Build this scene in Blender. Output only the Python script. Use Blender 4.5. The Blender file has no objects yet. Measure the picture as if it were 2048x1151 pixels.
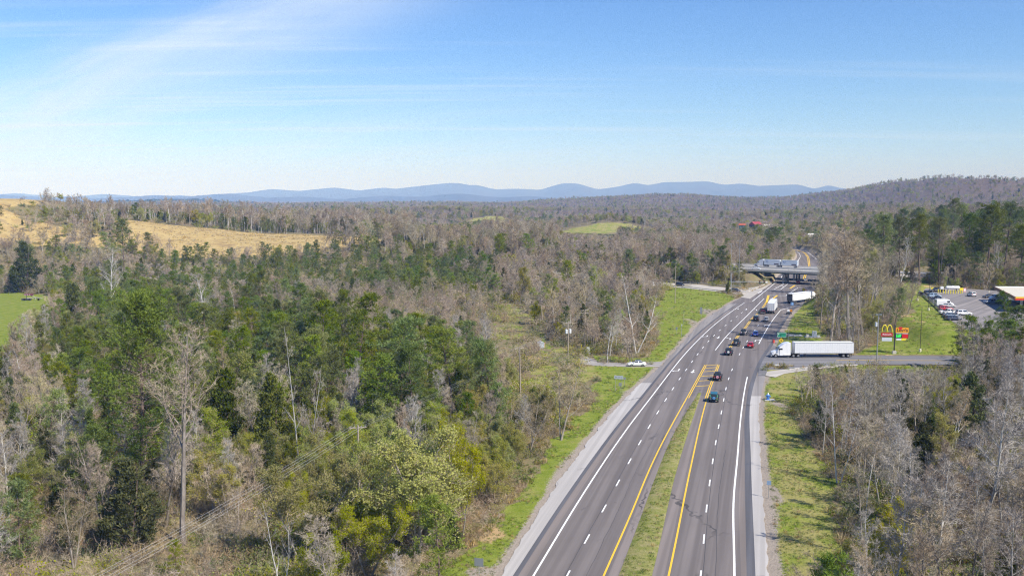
import bpy, bmesh, math, random
import numpy as np
from mathutils import Vector, Matrix, noise as mnoise
R = math.radians
sc = bpy.context.scene
C = sc.collection

# ------------------------------------------------------------------ camera, sky, sun, exposure
CAM_H = 42.8                       # metres above the road
F_PX = 1800.0                      # focal length in pixels of the 2048 px wide photograph
PITCH = math.atan(180.5 / F_PX)
cam_d = bpy.data.cameras.new('camera'); cam = bpy.data.objects.new('camera', cam_d); C.objects.link(cam)
cam.location = (0, 0, CAM_H); cam.rotation_euler = (math.pi / 2 - PITCH, 0, 0)
cam_d.sensor_width = 36.0; cam_d.lens = 36.0 * F_PX / 2048.0
cam_d.clip_start = 0.5; cam_d.clip_end = 60000
sc.camera = cam

SUN_EL, SUN_AZ = R(46), R(130)     # azimuth measured clockwise from +Y (the view direction)
sun_dir = Vector((math.sin(SUN_AZ) * math.cos(SUN_EL), math.cos(SUN_AZ) * math.cos(SUN_EL), math.sin(SUN_EL)))
sun_d = bpy.data.lights.new('sun', 'SUN'); sun = bpy.data.objects.new('sun', sun_d); C.objects.link(sun)
sun_d.energy = 5.0; sun_d.angle = R(0.53); sun_d.color = (1.0, 0.955, 0.88)
sun.rotation_euler = sun_dir.to_track_quat('Z', 'Y').to_euler(); sun.location = (60, -60, 120)

world = bpy.data.worlds.new('World'); sc.world = world; world.use_nodes = True
wn, wl = world.node_tree.nodes, world.node_tree.links
wn.clear()
def wnode(t, **kw):
    n = wn.new(t)
    for k, v in kw.items(): setattr(n, k, v)
    return n
def wmath(op, a, b=None, clamp=False):
    n = wnode('ShaderNodeMath', operation=op, use_clamp=clamp)
    for i, v in enumerate((a, b)):
        if v is None: continue
        if isinstance(v, (int, float)): n.inputs[i].default_value = v
        else: wl.new(v, n.inputs[i])
    return n.outputs[0]
sky = wnode('ShaderNodeTexSky', sky_type='NISHITA', sun_disc=False)
sky.sun_elevation = SUN_EL; sky.sun_rotation = SUN_AZ
sky.altitude = 300; sky.air_density = 1.0; sky.dust_density = 0.3; sky.ozone_density = 2.4
tc = wnode('ShaderNodeTexCoord'); sep = wnode('ShaderNodeSeparateXYZ'); wl.new(tc.outputs['Generated'], sep.inputs[0])
X, Y, Z = sep.outputs
# thin cirrus: a flat layer far overhead, its coordinates are x/z and y/z of the direction
zc = wmath('MAXIMUM', Z, 0.012)
zz = wmath('ADD', zc, 0.045)
comb = wnode('ShaderNodeCombineXYZ'); wl.new(wmath('DIVIDE', X, zz), comb.inputs[0]); wl.new(wmath('DIVIDE', Y, zz), comb.inputs[1])
mr = wnode('ShaderNodeMapping'); mr.inputs['Rotation'].default_value = (0, 0, R(48)); wl.new(comb.outputs[0], mr.inputs[0])
mp = wnode('ShaderNodeMapping'); mp.inputs['Scale'].default_value = (0.30, 2.1, 1); wl.new(mr.outputs[0], mp.inputs[0])
n1 = wnode('ShaderNodeTexNoise'); n1.inputs['Scale'].default_value = 0.62; n1.inputs['Detail'].default_value = 9; n1.inputs['Roughness'].default_value = 0.56; n1.inputs['Distortion'].default_value = 0.55
wl.new(mp.outputs[0], n1.inputs['Vector'])
mp2 = wnode('ShaderNodeMapping'); mp2.inputs['Rotation'].default_value = (0, 0, R(-10)); mp2.inputs['Scale'].default_value = (0.16, 1.3, 1); mp2.inputs['Location'].default_value = (3.1, 7.7, 0); wl.new(comb.outputs[0], mp2.inputs[0])
n2 = wnode('ShaderNodeTexNoise'); n2.inputs['Scale'].default_value = 1.0; n2.inputs['Detail'].default_value = 7; n2.inputs['Roughness'].default_value = 0.6
wl.new(mp2.outputs[0], n2.inputs['Vector'])
def wramp(v, a, b):
    m = wnode('ShaderNodeMapRange', interpolation_type='SMOOTHSTEP'); m.inputs[1].default_value = a; m.inputs[2].default_value = b
    wl.new(v, m.inputs[0]); return m.outputs[0]
# the broad veil lies to the west (negative x); its band crosses the sky from low in the west to high in the middle
ax = wmath('DIVIDE', X, wmath('MAXIMUM', Y, 0.05))
az = wmath('DIVIDE', Z, wmath('MAXIMUM', Y, 0.05))
band_c = wmath('ADD', 0.325, wmath('MULTIPLY', wmath('ADD', ax, 0.30), 0.42))      # height of the band's upper edge
above = wmath('SUBTRACT', az, wmath('ADD', wmath('ADD', 0.112, wmath('MULTIPLY', wmath('ADD', ax, 0.57), 0.34)), wmath('MULTIPLY', wmath('SUBTRACT', n1.outputs[0], 0.5), 0.075)))
band = wmath('MULTIPLY', wramp(above, 0.045, -0.005), wramp(above, -0.12, -0.01))
left = wramp(ax, 0.10, -0.20)
veil = wmath('MULTIPLY', wmath('MULTIPLY', band, wmath('ADD', wmath('ADD', 0.40, wmath('MULTIPLY', wramp(n1.outputs[0], 0.38, 0.64), 0.62)), wmath('MULTIPLY', wramp(n2.outputs[0], 0.42, 0.66), 0.12))), wmath('MULTIPLY', left, 0.62))
wisps = wmath('MULTIPLY', wramp(n2.outputs[0], 0.50, 0.72), wmath('MULTIPLY', wmath('MULTIPLY', wramp(az, 0.26, 0.12), wramp(az, -0.01, 0.05)), wmath('ADD', 0.18, wmath('MULTIPLY', wramp(ax, 0.35, -0.55), 0.46))))
low = wmath('MULTIPLY', wmath('MULTIPLY', wramp(az, 0.17, 0.02), wramp(n1.outputs[0], 0.30, 0.70)), wmath('MULTIPLY', wramp(ax, 0.5, -0.5), 0.42))
cloud = wmath('MINIMUM', wmath('ADD', wmath('ADD', veil, wisps), low), 0.85)
hs = wnode('ShaderNodeHueSaturation'); hs.inputs['Saturation'].default_value = 1.18; wl.new(sky.outputs[0], hs.inputs['Color'])
tint = wnode('ShaderNodeMix', data_type='RGBA', blend_type='MULTIPLY'); tint.inputs[0].default_value = 1.0; wl.new(hs.outputs[0], tint.inputs[6]); tlo = wnode('ShaderNodeMix', data_type='RGBA'); wl.new(wramp(Z, 0.10, 0.0), tlo.inputs[0]); tlo.inputs[6].default_value = (0.82, 0.97, 1.28, 1); tlo.inputs[7].default_value = (0.84, 1.00, 1.58, 1); wl.new(tlo.outputs[2], tint.inputs[7])   # clear spring air, a deeper blue
mixc = wnode('ShaderNodeMix', data_type='RGBA'); wl.new(cloud, mixc.inputs[0]); wl.new(tint.outputs[2], mixc.inputs[6]); mixc.inputs[7].default_value = (6.3, 7.2, 8.7, 1)
bg = wnode('ShaderNodeBackground'); bg.inputs[1].default_value = 0.097
out = wnode('ShaderNodeOutputWorld'); wl.new(mixc.outputs[2], bg.inputs[0]); wl.new(bg.outputs[0], out.inputs[0])

sc.view_settings.view_transform = 'Standard'; sc.view_settings.look = 'None'
sc.view_settings.exposure = 0.44; sc.view_settings.gamma = 1.0; sc.view_settings.use_curve_mapping = False
cy = sc.cycles
cy.max_bounces = 5; cy.diffuse_bounces = 2; cy.glossy_bounces = 2; cy.transmission_bounces = 3; cy.transparent_max_bounces = 6; cy.volume_bounces = 0
cy.use_denoising = True; cy.denoising_prefilter = 'NONE'; cy.filter_width = 1.2; cy.caustics_reflective = False; cy.caustics_refractive = False

# ------------------------------------------------------------------ helpers
rng = np.random.default_rng(7)
def ray(px, py):
    u, v = (px - 1024) / F_PX, (py - 575.5) / F_PX
    return (u, math.cos(PITCH) - v * math.sin(PITCH), -math.sin(PITCH) - v * math.cos(PITCH))
def P(px, py, z=0.0):
    """the place on level z that the photograph shows at (px, py)"""
    d = ray(px, py); s = (z - CAM_H) / d[2]
    return Vector((d[0] * s, d[1] * s, z))
def up_at(px_top, base):
    """height above the camera's ray grid: z of the point above base seen at image row px_top"""
    v = (px_top - 575.5) / F_PX
    return CAM_H + base[1] * (-math.sin(PITCH) - v * math.cos(PITCH)) / (math.cos(PITCH) - v * math.sin(PITCH))
def project(x, y, z):
    """world arrays -> photo pixels"""
    c, s = math.cos(PITCH), math.sin(PITCH)
    dz = z - CAM_H
    dep = y * c - dz * s; upv = y * s + dz * c
    return 1024 + F_PX * x / dep, 575.5 - F_PX * upv / dep, dep
def wpoly(pts, z=0.0): return [tuple(P(a, b, z)[:2]) for a, b in pts]
def inside(x, y, poly):
    r = np.zeros(np.shape(x), bool); n = len(poly)
    for i in range(n):
        x1, y1 = poly[i]; x2, y2 = poly[(i + 1) % n]
        if y1 == y2: continue
        c = (y1 > y) != (y2 > y)
        r ^= c & (x < (x2 - x1) * (y - y1) / (y2 - y1) + x1)
    return r
def sstep(a, b, v):
    t = np.clip((v - a) / (b - a), 0, 1); return t * t * (3 - 2 * t)
def vnoise(x, y, seed=0):
    """smooth value noise in 0..1 on arrays"""
    xi, yi = np.floor(x).astype(np.int64), np.floor(y).astype(np.int64); xf, yf = x - xi, y - yi
    def h(a, b):
        n = (a * 374761393 + b * 668265263 + seed * 974634777) & 0xFFFFFFFF
        n = ((n ^ (n >> 13)) * 1274126177) & 0xFFFFFFFF
        return ((n ^ (n >> 16)) & 0xFFFF) / 65535.0
    u, v = xf * xf * (3 - 2 * xf), yf * yf * (3 - 2 * yf)
    return (h(xi, yi) * (1 - u) + h(xi + 1, yi) * u) * (1 - v) + (h(xi, yi + 1) * (1 - u) + h(xi + 1, yi + 1) * u) * v
def fbm(x, y, seed=0, o=4):
    t, a, s = 0, 0.5, 0
    for k in range(o):
        t = t + a * vnoise(x * 2 ** k, y * 2 ** k, seed + k * 17); s += a; a *= 0.5
    return t / s
def curve(pts):
    """x as a smooth function of y through pts, straight beyond the ends"""
    p = sorted([(b, a) for a, b in pts]); ys = np.array([q[0] for q in p]); xs = np.array([q[1] for q in p])
    m = np.gradient(xs, ys)
    def f(y):
        y = np.asarray(y, float); i = np.clip(np.searchsorted(ys, y) - 1, 0, len(ys) - 2)
        h = ys[i + 1] - ys[i]; t = (y - ys[i]) / h
        tt = np.clip(t, 0, 1)
        v = (2*tt**3-3*tt**2+1)*xs[i] + (tt**3-2*tt**2+tt)*h*m[i] + (-2*tt**3+3*tt**2)*xs[i+1] + (tt**3-tt**2)*h*m[i+1]
        v = np.where(t < 0, xs[0] + (y - ys[0]) * m[0], v); v = np.where(t > 1, xs[-1] + (y - ys[-1]) * m[-1], v)
        return v
    return f

# materials -----------------------------------------------------------------
MATS = {}
class NT:
    def __init__(s, name):
        s.m = bpy.data.materials.new(name); s.m.use_nodes = True; s.n = s.m.node_tree.nodes; s.l = s.m.node_tree.links
        s.b = s.n['Principled BSDF']; s.out = s.n['Material Output']
    def node(s, t, **kw):
        n = s.n.new(t)
        for k, v in kw.items(): setattr(n, k, v)
        return n
    def put(s, sock, v):
        if isinstance(v, bpy.types.NodeSocket): s.l.new(v, sock)
        elif isinstance(v, (tuple, list)) and len(v) == 3 and sock.type == 'RGBA': sock.default_value = (*v, 1)
        else: sock.default_value = v
    def noise(s, scale, detail=4, rough=0.55, vec=None, dist=0.0):
        n = s.node('ShaderNodeTexNoise'); n.inputs['Scale'].default_value = scale; n.inputs['Detail'].default_value = detail
        n.inputs['Roughness'].default_value = rough; n.inputs['Distortion'].default_value = dist
        if vec is not None: s.l.new(vec, n.inputs['Vector'])
        return n.outputs['Fac']
    def pos(s): return s.node('ShaderNodeNewGeometry').outputs['Position']
    def obj(s): return s.node('ShaderNodeTexCoord').outputs['Object']
    def mapv(s, vec, scale=(1, 1, 1), rot=(0, 0, 0)):
        if any(rot): q = s.node('ShaderNodeMapping'); q.inputs['Rotation'].default_value = rot; s.l.new(vec, q.inputs[0]); vec = q.outputs[0]
        n = s.node('ShaderNodeMapping'); n.inputs['Scale'].default_value = scale; s.l.new(vec, n.inputs[0]); return n.outputs[0]
    def rand(s): return s.node('ShaderNodeObjectInfo').outputs['Random']
    def ramp(s, v, a, b, lo=0.0, hi=1.0):
        n = s.node('ShaderNodeMapRange', interpolation_type='SMOOTHSTEP')
        for i, q in enumerate((a, b, lo, hi)): n.inputs[i + 1].default_value = q
        s.put(n.inputs[0], v); return n.outputs[0]
    def math(s, op, a, b=0.0):
        n = s.node('ShaderNodeMath', operation=op); s.put(n.inputs[0], a); s.put(n.inputs[1], b); return n.outputs[0]
    def mix(s, f, a, b, mode='MIX'):
        n = s.node('ShaderNodeMix', data_type='RGBA', blend_type=mode); s.put(n.inputs[0], f); s.put(n.inputs[6], a); s.put(n.inputs[7], b); return n.outputs[2]
    def colors(s, v, stops):
        n = s.node('ShaderNodeValToRGB'); e = n.color_ramp.elements
        while len(e) < len(stops): e.new(0.5)
        for q, (p, c) in zip(e, stops): q.position = p; q.color = (*c, 1)
        s.put(n.inputs[0], v); return n.outputs[0]
    def hsv(s, col, h=0.5, sat=1.0, val=1.0):
        n = s.node('ShaderNodeHueSaturation'); s.put(n.inputs['Hue'], h); s.put(n.inputs['Saturation'], sat); s.put(n.inputs['Value'], val); s.put(n.inputs['Color'], col); return n.outputs[0]
    def fin(s, col, rough=0.8, spec=0.3, bump=None, bstr=0.3, bdist=0.05, metal=0.0):
        s.put(s.b.inputs['Base Color'], col); s.put(s.b.inputs['Roughness'], rough); s.b.inputs['Specular IOR Level'].default_value = spec; s.b.inputs['Metallic'].default_value = metal
        if bump is not None:
            n = s.node('ShaderNodeBump'); n.inputs['Strength'].default_value = bstr; n.inputs['Distance'].default_value = bdist; s.l.new(bump, n.inputs['Height']); s.l.new(n.outputs[0], s.b.inputs['Normal'])
        return s.m
def paint(name, col, rough=0.45, metal=0.0, coat=0.0, spec=0.5, dirt=0.12):
    """plain coloured surface with a little unevenness"""
    if name in MATS: return MATS[name]
    t = NT(name); o = t.obj(); n = t.noise(2.3, 4, 0.6, o)
    c = t.mix(t.ramp(n, 0.35, 0.75, 0.0, dirt), col, tuple(0.55 * q + 0.06 for q in col))
    t.fin(c, t.ramp(n, 0.2, 0.8, rough * 0.85, min(1, rough * 1.2)), spec, metal=metal)
    t.b.inputs['Coat Weight'].default_value = coat; t.b.inputs['Coat Roughness'].default_value = 0.08
    MATS[name] = t.m; return t.m
def glow(name, col, strength):
    if name in MATS: return MATS[name]
    t = NT(name); t.fin(col, 0.5); t.b.inputs['Emission Color'].default_value = (*col, 1); t.b.inputs['Emission Strength'].default_value = strength
    MATS[name] = t.m; return t.m

# mesh collecting ------------------------------------------------------------
class MB:
    def __init__(s): s.v = []; s.f = []; s.n = 0
    def add(s, v, f):
        v = [tuple(q) for q in v]; s.v += v; s.f += [tuple(i + s.n for i in q) for q in f]; s.n += len(v); return s
    def box(s, c, d, rz=0.0, taper=1.0, rx=0.0):
        x, y, z = (q / 2 for q in d); cr, sr = math.cos(rz), math.sin(rz); v = []
        for k, zz in ((1, -z), (taper, z)):
            for a, b in ((-x, -y), (x, -y), (x, y), (-x, y)):
                p = Vector((a * k, b * k, zz))
                if rx: p = Matrix.Rotation(rx, 3, 'X') @ p
                v.append((c[0] + p.x * cr - p.y * sr, c[1] + p.x * sr + p.y * cr, c[2] + p.z))
        return s.add(v, [(3, 2, 1, 0), (4, 5, 6, 7), (0, 1, 5, 4), (1, 2, 6, 5), (2, 3, 7, 6), (3, 0, 4, 7)])
    def tube(s, pts, rad, k=8, cap=True):
        pts = [Vector(p) for p in pts]; n = len(pts)
        if not hasattr(rad, '__len__'): rad = [rad] * n
        v = []
        for i, p in enumerate(pts):
            t = (pts[min(i + 1, n - 1)] - pts[max(i - 1, 0)]).normalized()
            a = t.orthogonal().normalized() if i == 0 else (a - t * a.dot(t)).normalized()
            b = t.cross(a)
            v += [p + (a * math.cos(q) + b * math.sin(q)) * rad[i] for q in (2 * math.pi * j / k for j in range(k))]
        f = [(i * k + j, i * k + (j + 1) % k, (i + 1) * k + (j + 1) % k, (i + 1) * k + j) for i in range(n - 1) for j in range(k)]
        if cap: f += [tuple(range(k - 1, -1, -1)), tuple(range((n - 1) * k, n * k))]
        return s.add(v, f)
    def prism(s, poly, h0, h1, axis='Z'):
        """polygon (a, b) extruded; axis Z: a=x b=y; axis Y: a=x b=z; axis X: a=y b=z"""
        m = {'Z': lambda a, b, h: (a, b, h), 'Y': lambda a, b, h: (a, h, b), 'X': lambda a, b, h: (h, a, b)}[axis]; n = len(poly)
        v = [m(a, b, h0) for a, b in poly] + [m(a, b, h1) for a, b in poly]
        return s.add(v, [tuple(range(n - 1, -1, -1)), tuple(range(n, 2 * n))] + [(i, (i + 1) % n, n + (i + 1) % n, n + i) for i in range(n)])
    def loft(s, rings, cap=True):
        k = len(rings[0]); v = [p for r in rings for p in r]; n = len(rings)
        f = [(i * k + j, i * k + (j + 1) % k, (i + 1) * k + (j + 1) % k, (i + 1) * k + j) for i in range(n - 1) for j in range(k)]
        if cap: f += [tuple(range(k - 1, -1, -1)), tuple(range((n - 1) * k, n * k))]
        return s.add(v, f)
    def mesh(s, name, mat, smooth=False, bevel=0.0):
        me = bpy.data.meshes.new(name); me.from_pydata(s.v, [], s.f)
        bm = bmesh.new(); bm.from_mesh(me); bmesh.ops.recalc_face_normals(bm, faces=bm.faces)
        if bevel: bmesh.ops.bevel(bm, geom=[e for e in bm.edges if len(e.link_faces) == 2 and e.calc_face_angle(0) > 0.5], offset=bevel, segments=2, affect='EDGES', clamp_overlap=True)
        for f in bm.faces: f.smooth = smooth
        bm.to_mesh(me); bm.free(); me.materials.append(mat); me.update()
        return me
    def build(s, name, mat, parent=None, smooth=False, bevel=0.0):
        return link(name, s.mesh(name, mat, smooth, bevel), parent)
def link(name, me, parent=None):
    o = bpy.data.objects.new(name, me); C.objects.link(o)
    if parent is not None: o.parent = parent
    return o
def tag(o, label=None, cat=None, group=None, kind=None):
    for k, v in (('label', label), ('category', cat), ('group', group), ('kind', kind)):
        if v: o[k] = v
    return o
def thing(name, label, cat, loc=(0, 0, 0), rz=0.0, group=None):
    o = bpy.data.objects.new(name, None); C.objects.link(o); o.empty_display_size = 0.5
    o.location = loc; o.rotation_euler = (0, 0, rz); return tag(o, label, cat, group)
def children(o): return [c for c in C.objects if c.parent == o]
def np_mesh(name, v, tris, mat, smooth=False):
    v = np.asarray(v, np.float32); tris = np.asarray(tris, np.int32); k = tris.shape[1]
    me = bpy.data.meshes.new(name); me.vertices.add(len(v)); me.vertices.foreach_set('co', v.ravel())
    me.loops.add(tris.size); me.loops.foreach_set('vertex_index', tris.ravel())
    me.polygons.add(len(tris)); me.polygons.foreach_set('loop_start', np.arange(0, tris.size, k, dtype=np.int32))
    me.polygons.foreach_set('use_smooth', np.full(len(tris), smooth)); me.update(calc_edges=True); me.materials.append(mat); return me
# ------------------------------------------------------------------ road geometry: x as functions of y (metres)
xLS = curve([(-11, 62), (-1.0, 100.2), (2.1, 113.1), (8.2, 137.6), (15.6, 162.7), (23.6, 188.3), (38.8, 229.4), (53.3, 272.6), (65.7, 309.5), (89.8, 366.0), (100, 388), (113, 414), (130, 448), (149, 500), (168, 545), (190, 605), (211, 665), (224, 715), (226, 745), (219, 775)])
xLW = curve([(-8.2, 60), (2.4, 98.6), (9.4, 123.9), (21.3, 163.8), (29.5, 189.3), (50.9, 254.2), (68.6, 302.1), (96.0, 368.0), (108, 395), (133.5, 450)])
xLD = curve([(-4.6, 60), (6.4, 99.2), (9.5, 110.0), (12.8, 121.2), (16.1, 132.7), (22.7, 155.5), (46.7, 231.5), (57.5, 263.1), (97.9, 362.8)])
xLY = curve([(-0.5, 60), (10.4, 98.6), (15.5, 116.4), (22.0, 139.8), (39.5, 196.3), (49.7, 228.7)])
xMLf = curve([(1.5, 60), (12.1, 98.6), (14.8, 108.3), (29.7, 161.3), (41.0, 195.0)])
xMRf = curve([(5.2, 60), (15.9, 98.6), (24.6, 133.2), (41.8, 195.4)])
xRY = curve([(7.3, 60), (17.8, 98.6), (28.1, 138.5), (40.8, 186.0), (53.2, 228.0)])
xRD = curve([(11.2, 60), (21.6, 99.2), (27.0, 121.2), (32.9, 143.9), (42.1, 177.5), (51.3, 210.1), (65.1, 251.7), (83.5, 302.1), (101, 350)])
xRW = curve([(15.5, 60), (25.3, 98.6), (31.4, 123.9), (37.0, 144.3), (45.4, 175.0), (57.1, 214.8), (72.4, 261.3), (79.2, 280.2), (91.5, 313.3), (102.7, 341.6), (122, 388), (150, 440)])
xRA = curve([(17.9, 60), (27.7, 98.6), (39.3, 144.5), (51.1, 189.3), (59.0, 214), (67.5, 238), (76.6, 261), (83.5, 280), (96.2, 313), (107.5, 341), (127, 383), (146, 420), (163, 456), (186, 520), (205, 585), (226, 664), (238, 718), (240, 750), (232, 785)])
xRC = curve([(19.4, 60), (29.3, 98.6), (41.0, 144.5), (53.2, 189.3), (61.2, 214)])
xCT = curve([(55.5, 236), (62.5, 255.1), (68.8, 273.0), (78.2, 297.7), (84.8, 315.9), (92.5, 334.6), (105.0, 368.9)])
xTL = curve([(57.3, 250.8), (65.1, 272.6), (85.5, 325), (105.1, 375.3)])
I0, I1 = np.array([123., 455.]), np.array([146., 440.])       # the interstate's near bridge edge
IDX = (I1 - I0) / np.linalg.norm(I1 - I0); INM = np.array([-IDX[1], IDX[0]])   # along, and away from the camera

def interstate_dist(x, y):
    """signed distance from the interstate's middle line, straight to x=165 and then turning along x"""
    base = I0 + INM * 19
    ya = base[1] + (x - base[0]) * IDX[1] / IDX[0]
    xk = 185.0; yk = base[1] + (xk - base[0]) * IDX[1] / IDX[0]
    ya = np.where(x > xk, yk + (x - xk) * 0.30, ya)
    return (y - ya) * IDX[0]
# open ground seen in the photograph (outlined on the ground)
VERGE_L = wpoly([(866, 1190), (886, 1151), (943, 1097), (957, 1086), (996, 1043), (1028, 997), (1075, 940), (1089, 908), (1118, 868), (1171, 818), (1196, 790), (1170, 770), (1165, 742), (1195, 731), (1325, 730), (1278, 767), (1246, 799), (1193, 861), (1129, 944), (1057, 1058), (1007, 1140), (960, 1215)])
VERGE_L2 = wpoly([(1190, 722), (1180, 708), (1230, 712), (1290, 716), (1316, 690), (1318, 650), (1305, 625), (1325, 600), (1335, 574), (1400, 580), (1446, 585), (1470, 592), (1466, 602), (1403, 643), (1372, 676), (1339, 708), (1324, 726)])
MEADOW = wpoly([(1150, 790), (1200, 760), (1190, 728), (1165, 700), (1100, 700), (1075, 670), (1065, 640), (1050, 612), (1010, 612), (985, 660), (970, 700), (1000, 740), (1060, 775), (1100, 800)])
VERGE_R = wpoly([(1539, 1200), (1539, 1151), (1526, 1026), (1522, 918), (1520, 800), (1521, 750), (1536, 738), (1590, 733), (1640, 736), (1605, 790), (1582, 812), (1620, 890), (1665, 961), (1680, 1044), (1697, 1133), (1712, 1200)])
VERGE_R2 = wpoly([(1520, 690), (1545, 655), (1560, 622), (1600, 612), (1632, 612), (1630, 640), (1650, 672), (1640, 694), (1560, 708)])
LAWN = wpoly([(1712, 708), (1745, 690), (1790, 670), (1830, 652), (1800, 632), (1772, 610), (1775, 598), (1800, 588), (1836, 580), (1850, 582), (1895, 640), (1990, 640), (1970, 708)])
LAWN2 = wpoly([(1600, 744), (1712, 729), (1880, 731), (1900, 745), (1820, 752), (1700, 742), (1640, 748)])
LOT = [tuple(P(a, b, 5.0)[:2]) for a, b in [(1846, 581), (1852, 576), (1945, 578), (2130, 590), (2130, 665), (1935, 660), (1905, 643), (1888, 628)]]
GOLD = [(-218, 500), (-262, 600), (-150, 640), (-90, 625), (-78, 575), (-112, 518), (-150, 502)]
GOLD2 = [(-440, 520), (-440, 760), (-330, 700), (-316, 565), (-285, 548), (-215, 522), (-215, 506), (-300, 498)]
MEADOW_FAR = [(-112, 1085, 60, 26), (118, 1075, 62, 20), (-20, 1330, 45, 30)]
_rt_y = np.array([0., 100, 200, 400, 700, 3300])
def crest(pts, d):
    p = np.array([q[0] for q in pts], float); y = np.array([q[1] for q in pts], float)
    xs = (p - 1024) / F_PX * d; hs = CAM_H + (395 - y) * d / F_PX
    return lambda x: np.interp(x, xs, hs)
RIDGE_N = crest([(-900, 411), (0, 411), (400, 411), (700, 411), (1000, 407), (1100, 402), (1200, 397), (1280, 393), (1380, 396), (1480, 402), (1560, 407), (1640, 410), (1800, 410), (2600, 396)], 3400)
HILL_E = crest([(1200, 440), (1400, 434), (1500, 424), (1580, 432), (1640, 426), (1680, 414), (1715, 402), (1760, 391), (1810, 380), (1845, 371), (1875, 378), (1950, 384), (2048, 381), (2300, 362), (3000, 365)], 2500)
def road_gap(x, y):
    """metres outside the highway's paved band (0 on it)"""
    return np.maximum(np.maximum(xLS(y) - x, x - (xRA(y) + np.where(y < 214, 1.9, 0.4))), 0)
def hgt(x, y):
    x = np.asarray(x, float); y = np.asarray(y, float)
    gap = np.where(y < 790, road_gap(x, np.minimum(y, 790)), np.hypot(np.maximum(np.abs(x - 225) - 8, 0), y - 790) + 0.5)
    off = sstep(3, 45, gap)
    h = off * ((fbm(x / 38, y / 38, 3) - 0.5) * 2.6 + (fbm(x / 9, y / 9, 5, 2) - 0.5) * 0.6)
    A = np.interp(x, [-460, -322, -300, -258, -183, -92, 0, 110, 160], [46, 41, 31, 28.5, 18, 15, 9.5, 4, 0])
    h = h + A * sstep(395, 590, y) * (1 - 0.92 * sstep(625, 860, y)) * off
    roll = (fbm(x / 300 + 7.3, y / 250, 11, 3) - 0.44) * 62
    offw = sstep(3, 110, gap)
    h = h + np.clip(roll, -14, 13) * sstep(620, 950, y) * (1 - 0.75 * sstep(2300, 3000, y)) * offw
    rn = RIDGE_N(x) + (fbm(x / 210, y / 210, 21, 4) - 0.5) * 22
    h = h + rn * sstep(2350, 3400, y) * (1 - 0.9 * sstep(3500, 4600, y))
    he = np.maximum(HILL_E(x) - 8, 0) * sstep(480, 2500, y) * (1 - 0.8 * sstep(2600, 3500, y))
    h = h + offw * he * (1 + (fbm(x / 160, y / 160, 31, 4) - 0.5) * 0.22 * sstep(0, 0.3, he / 60))
    h = h + 24 * np.exp(-((x + 262) / 150) ** 2 - ((y - 1500) / 230) ** 2)
    for cx, cyy, rx, ry in MEADOW_FAR: h = h + 15 * np.exp(-((x - cx) / (rx * 1.4)) ** 2 - ((y - cyy - 35) / 85) ** 2)
    # forecourt terrace and the slope behind it on the east side
    te = sstep(96, 116 + np.maximum(y - 380, 0) * 0.6, x - 0.08 * (np.minimum(y, 380) - 245))
    h = h + te * (5.0 * sstep(243, 262, y) * sstep(108, 130, x) + 9 * sstep(385, 520, y) * sstep(150, 190, x) * offw)
    lot = inside(x, y, LOT); d_lot = sstep(246, 257, y) * sstep(116, 126, x) * (1 - sstep(372, 386, y))
    h = h * (1 - d_lot) + 5.0 * d_lot
    # interstate embankment, cut where the highway passes
    e = np.abs(interstate_dist(x, y)); emb = np.where(gap < 17, 4.4, 6.2) * (1 - sstep(20, 33, e)) * sstep(2.0, 12.0, gap) * (1 - sstep(260, 420, np.abs(x - 120)))
    h = np.maximum(h, emb)
    sr = (1 - sstep(9, 15, np.abs(y - (236 - 0.03 * (x - 90))))) * sstep(52, 60, x); h = h * (1 - sr) - 0.12 * sr
    er = (1 - sstep(10, 16, np.abs(y - (372 - 0.02 * (x - 120))))) * sstep(104, 116, x) * (1 - sstep(175, 195, x)); h = h * (1 - er) - 0.12 * er
    h = np.where(gap <= 0.01, np.minimum(h, 0) - 0.12, np.where(gap < 1.5, np.minimum(h, 0) - 0.12 * (1 - gap / 1.5), h))
    h = np.where((y > 60) & (y < 200) & (x > xMLf(y) + .3) & (x < xMRf(y) - .3), 0.0, h)
    return h
def gz(x, y): return float(hgt(np.array([x]), np.array([y]))[0])
def PG(px, py, z0=0.0):
    """ground point seen at (px, py): a few steps onto the terrain"""
    p = P(px, py, z0)
    for _ in range(6): p = P(px, py, 0.5 * (gz(p.x, p.y) + p.z))
    p.z = gz(p.x, p.y); return p

FIELD_W = [tuple(PG(a, b)[:2]) for a, b in [(-160, 583), (60, 586), (122, 598), (100, 640), (100, 700), (40, 730), (-160, 740)]]

# one ground sheet, fine near the road and coarser towards the horizon
def grow(a, step, k, end):
    o = [a]
    while abs(o[-1]) < abs(end): o.append(o[-1] + step); step *= k
    return o[1:]
gx = np.array(sorted(grow(-150, -1.5, 1.055, -26000) + list(np.arange(-150, 236, 1.1)) + grow(236, 1.5, 1.055, 26000)))
gy = np.array(sorted(grow(58, -2, 1.2, -700) + list(np.arange(58, 480, 1.1)) + list(np.arange(480, 780, 2.2)) + grow(780, 3, 1.011, 4800) + grow(4800, 60, 1.08, 26000)))
gx = np.unique(np.round(gx, 3)); gy = np.unique(np.round(gy, 3))
GX, GY = np.meshgrid(gx, gy); HZ = hgt(GX, GY)
HZ = np.where((GY > 5200) | (np.abs(GX) > 7000), 0.0, HZ)
nx, ny = len(gx), len(gy)
idx = np.arange(nx * ny).reshape(ny, nx)
quads = np.stack([idx[:-1, :-1], idx[:-1, 1:], idx[1:, 1:], idx[1:, :-1]], -1).reshape(-1, 4)

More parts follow.
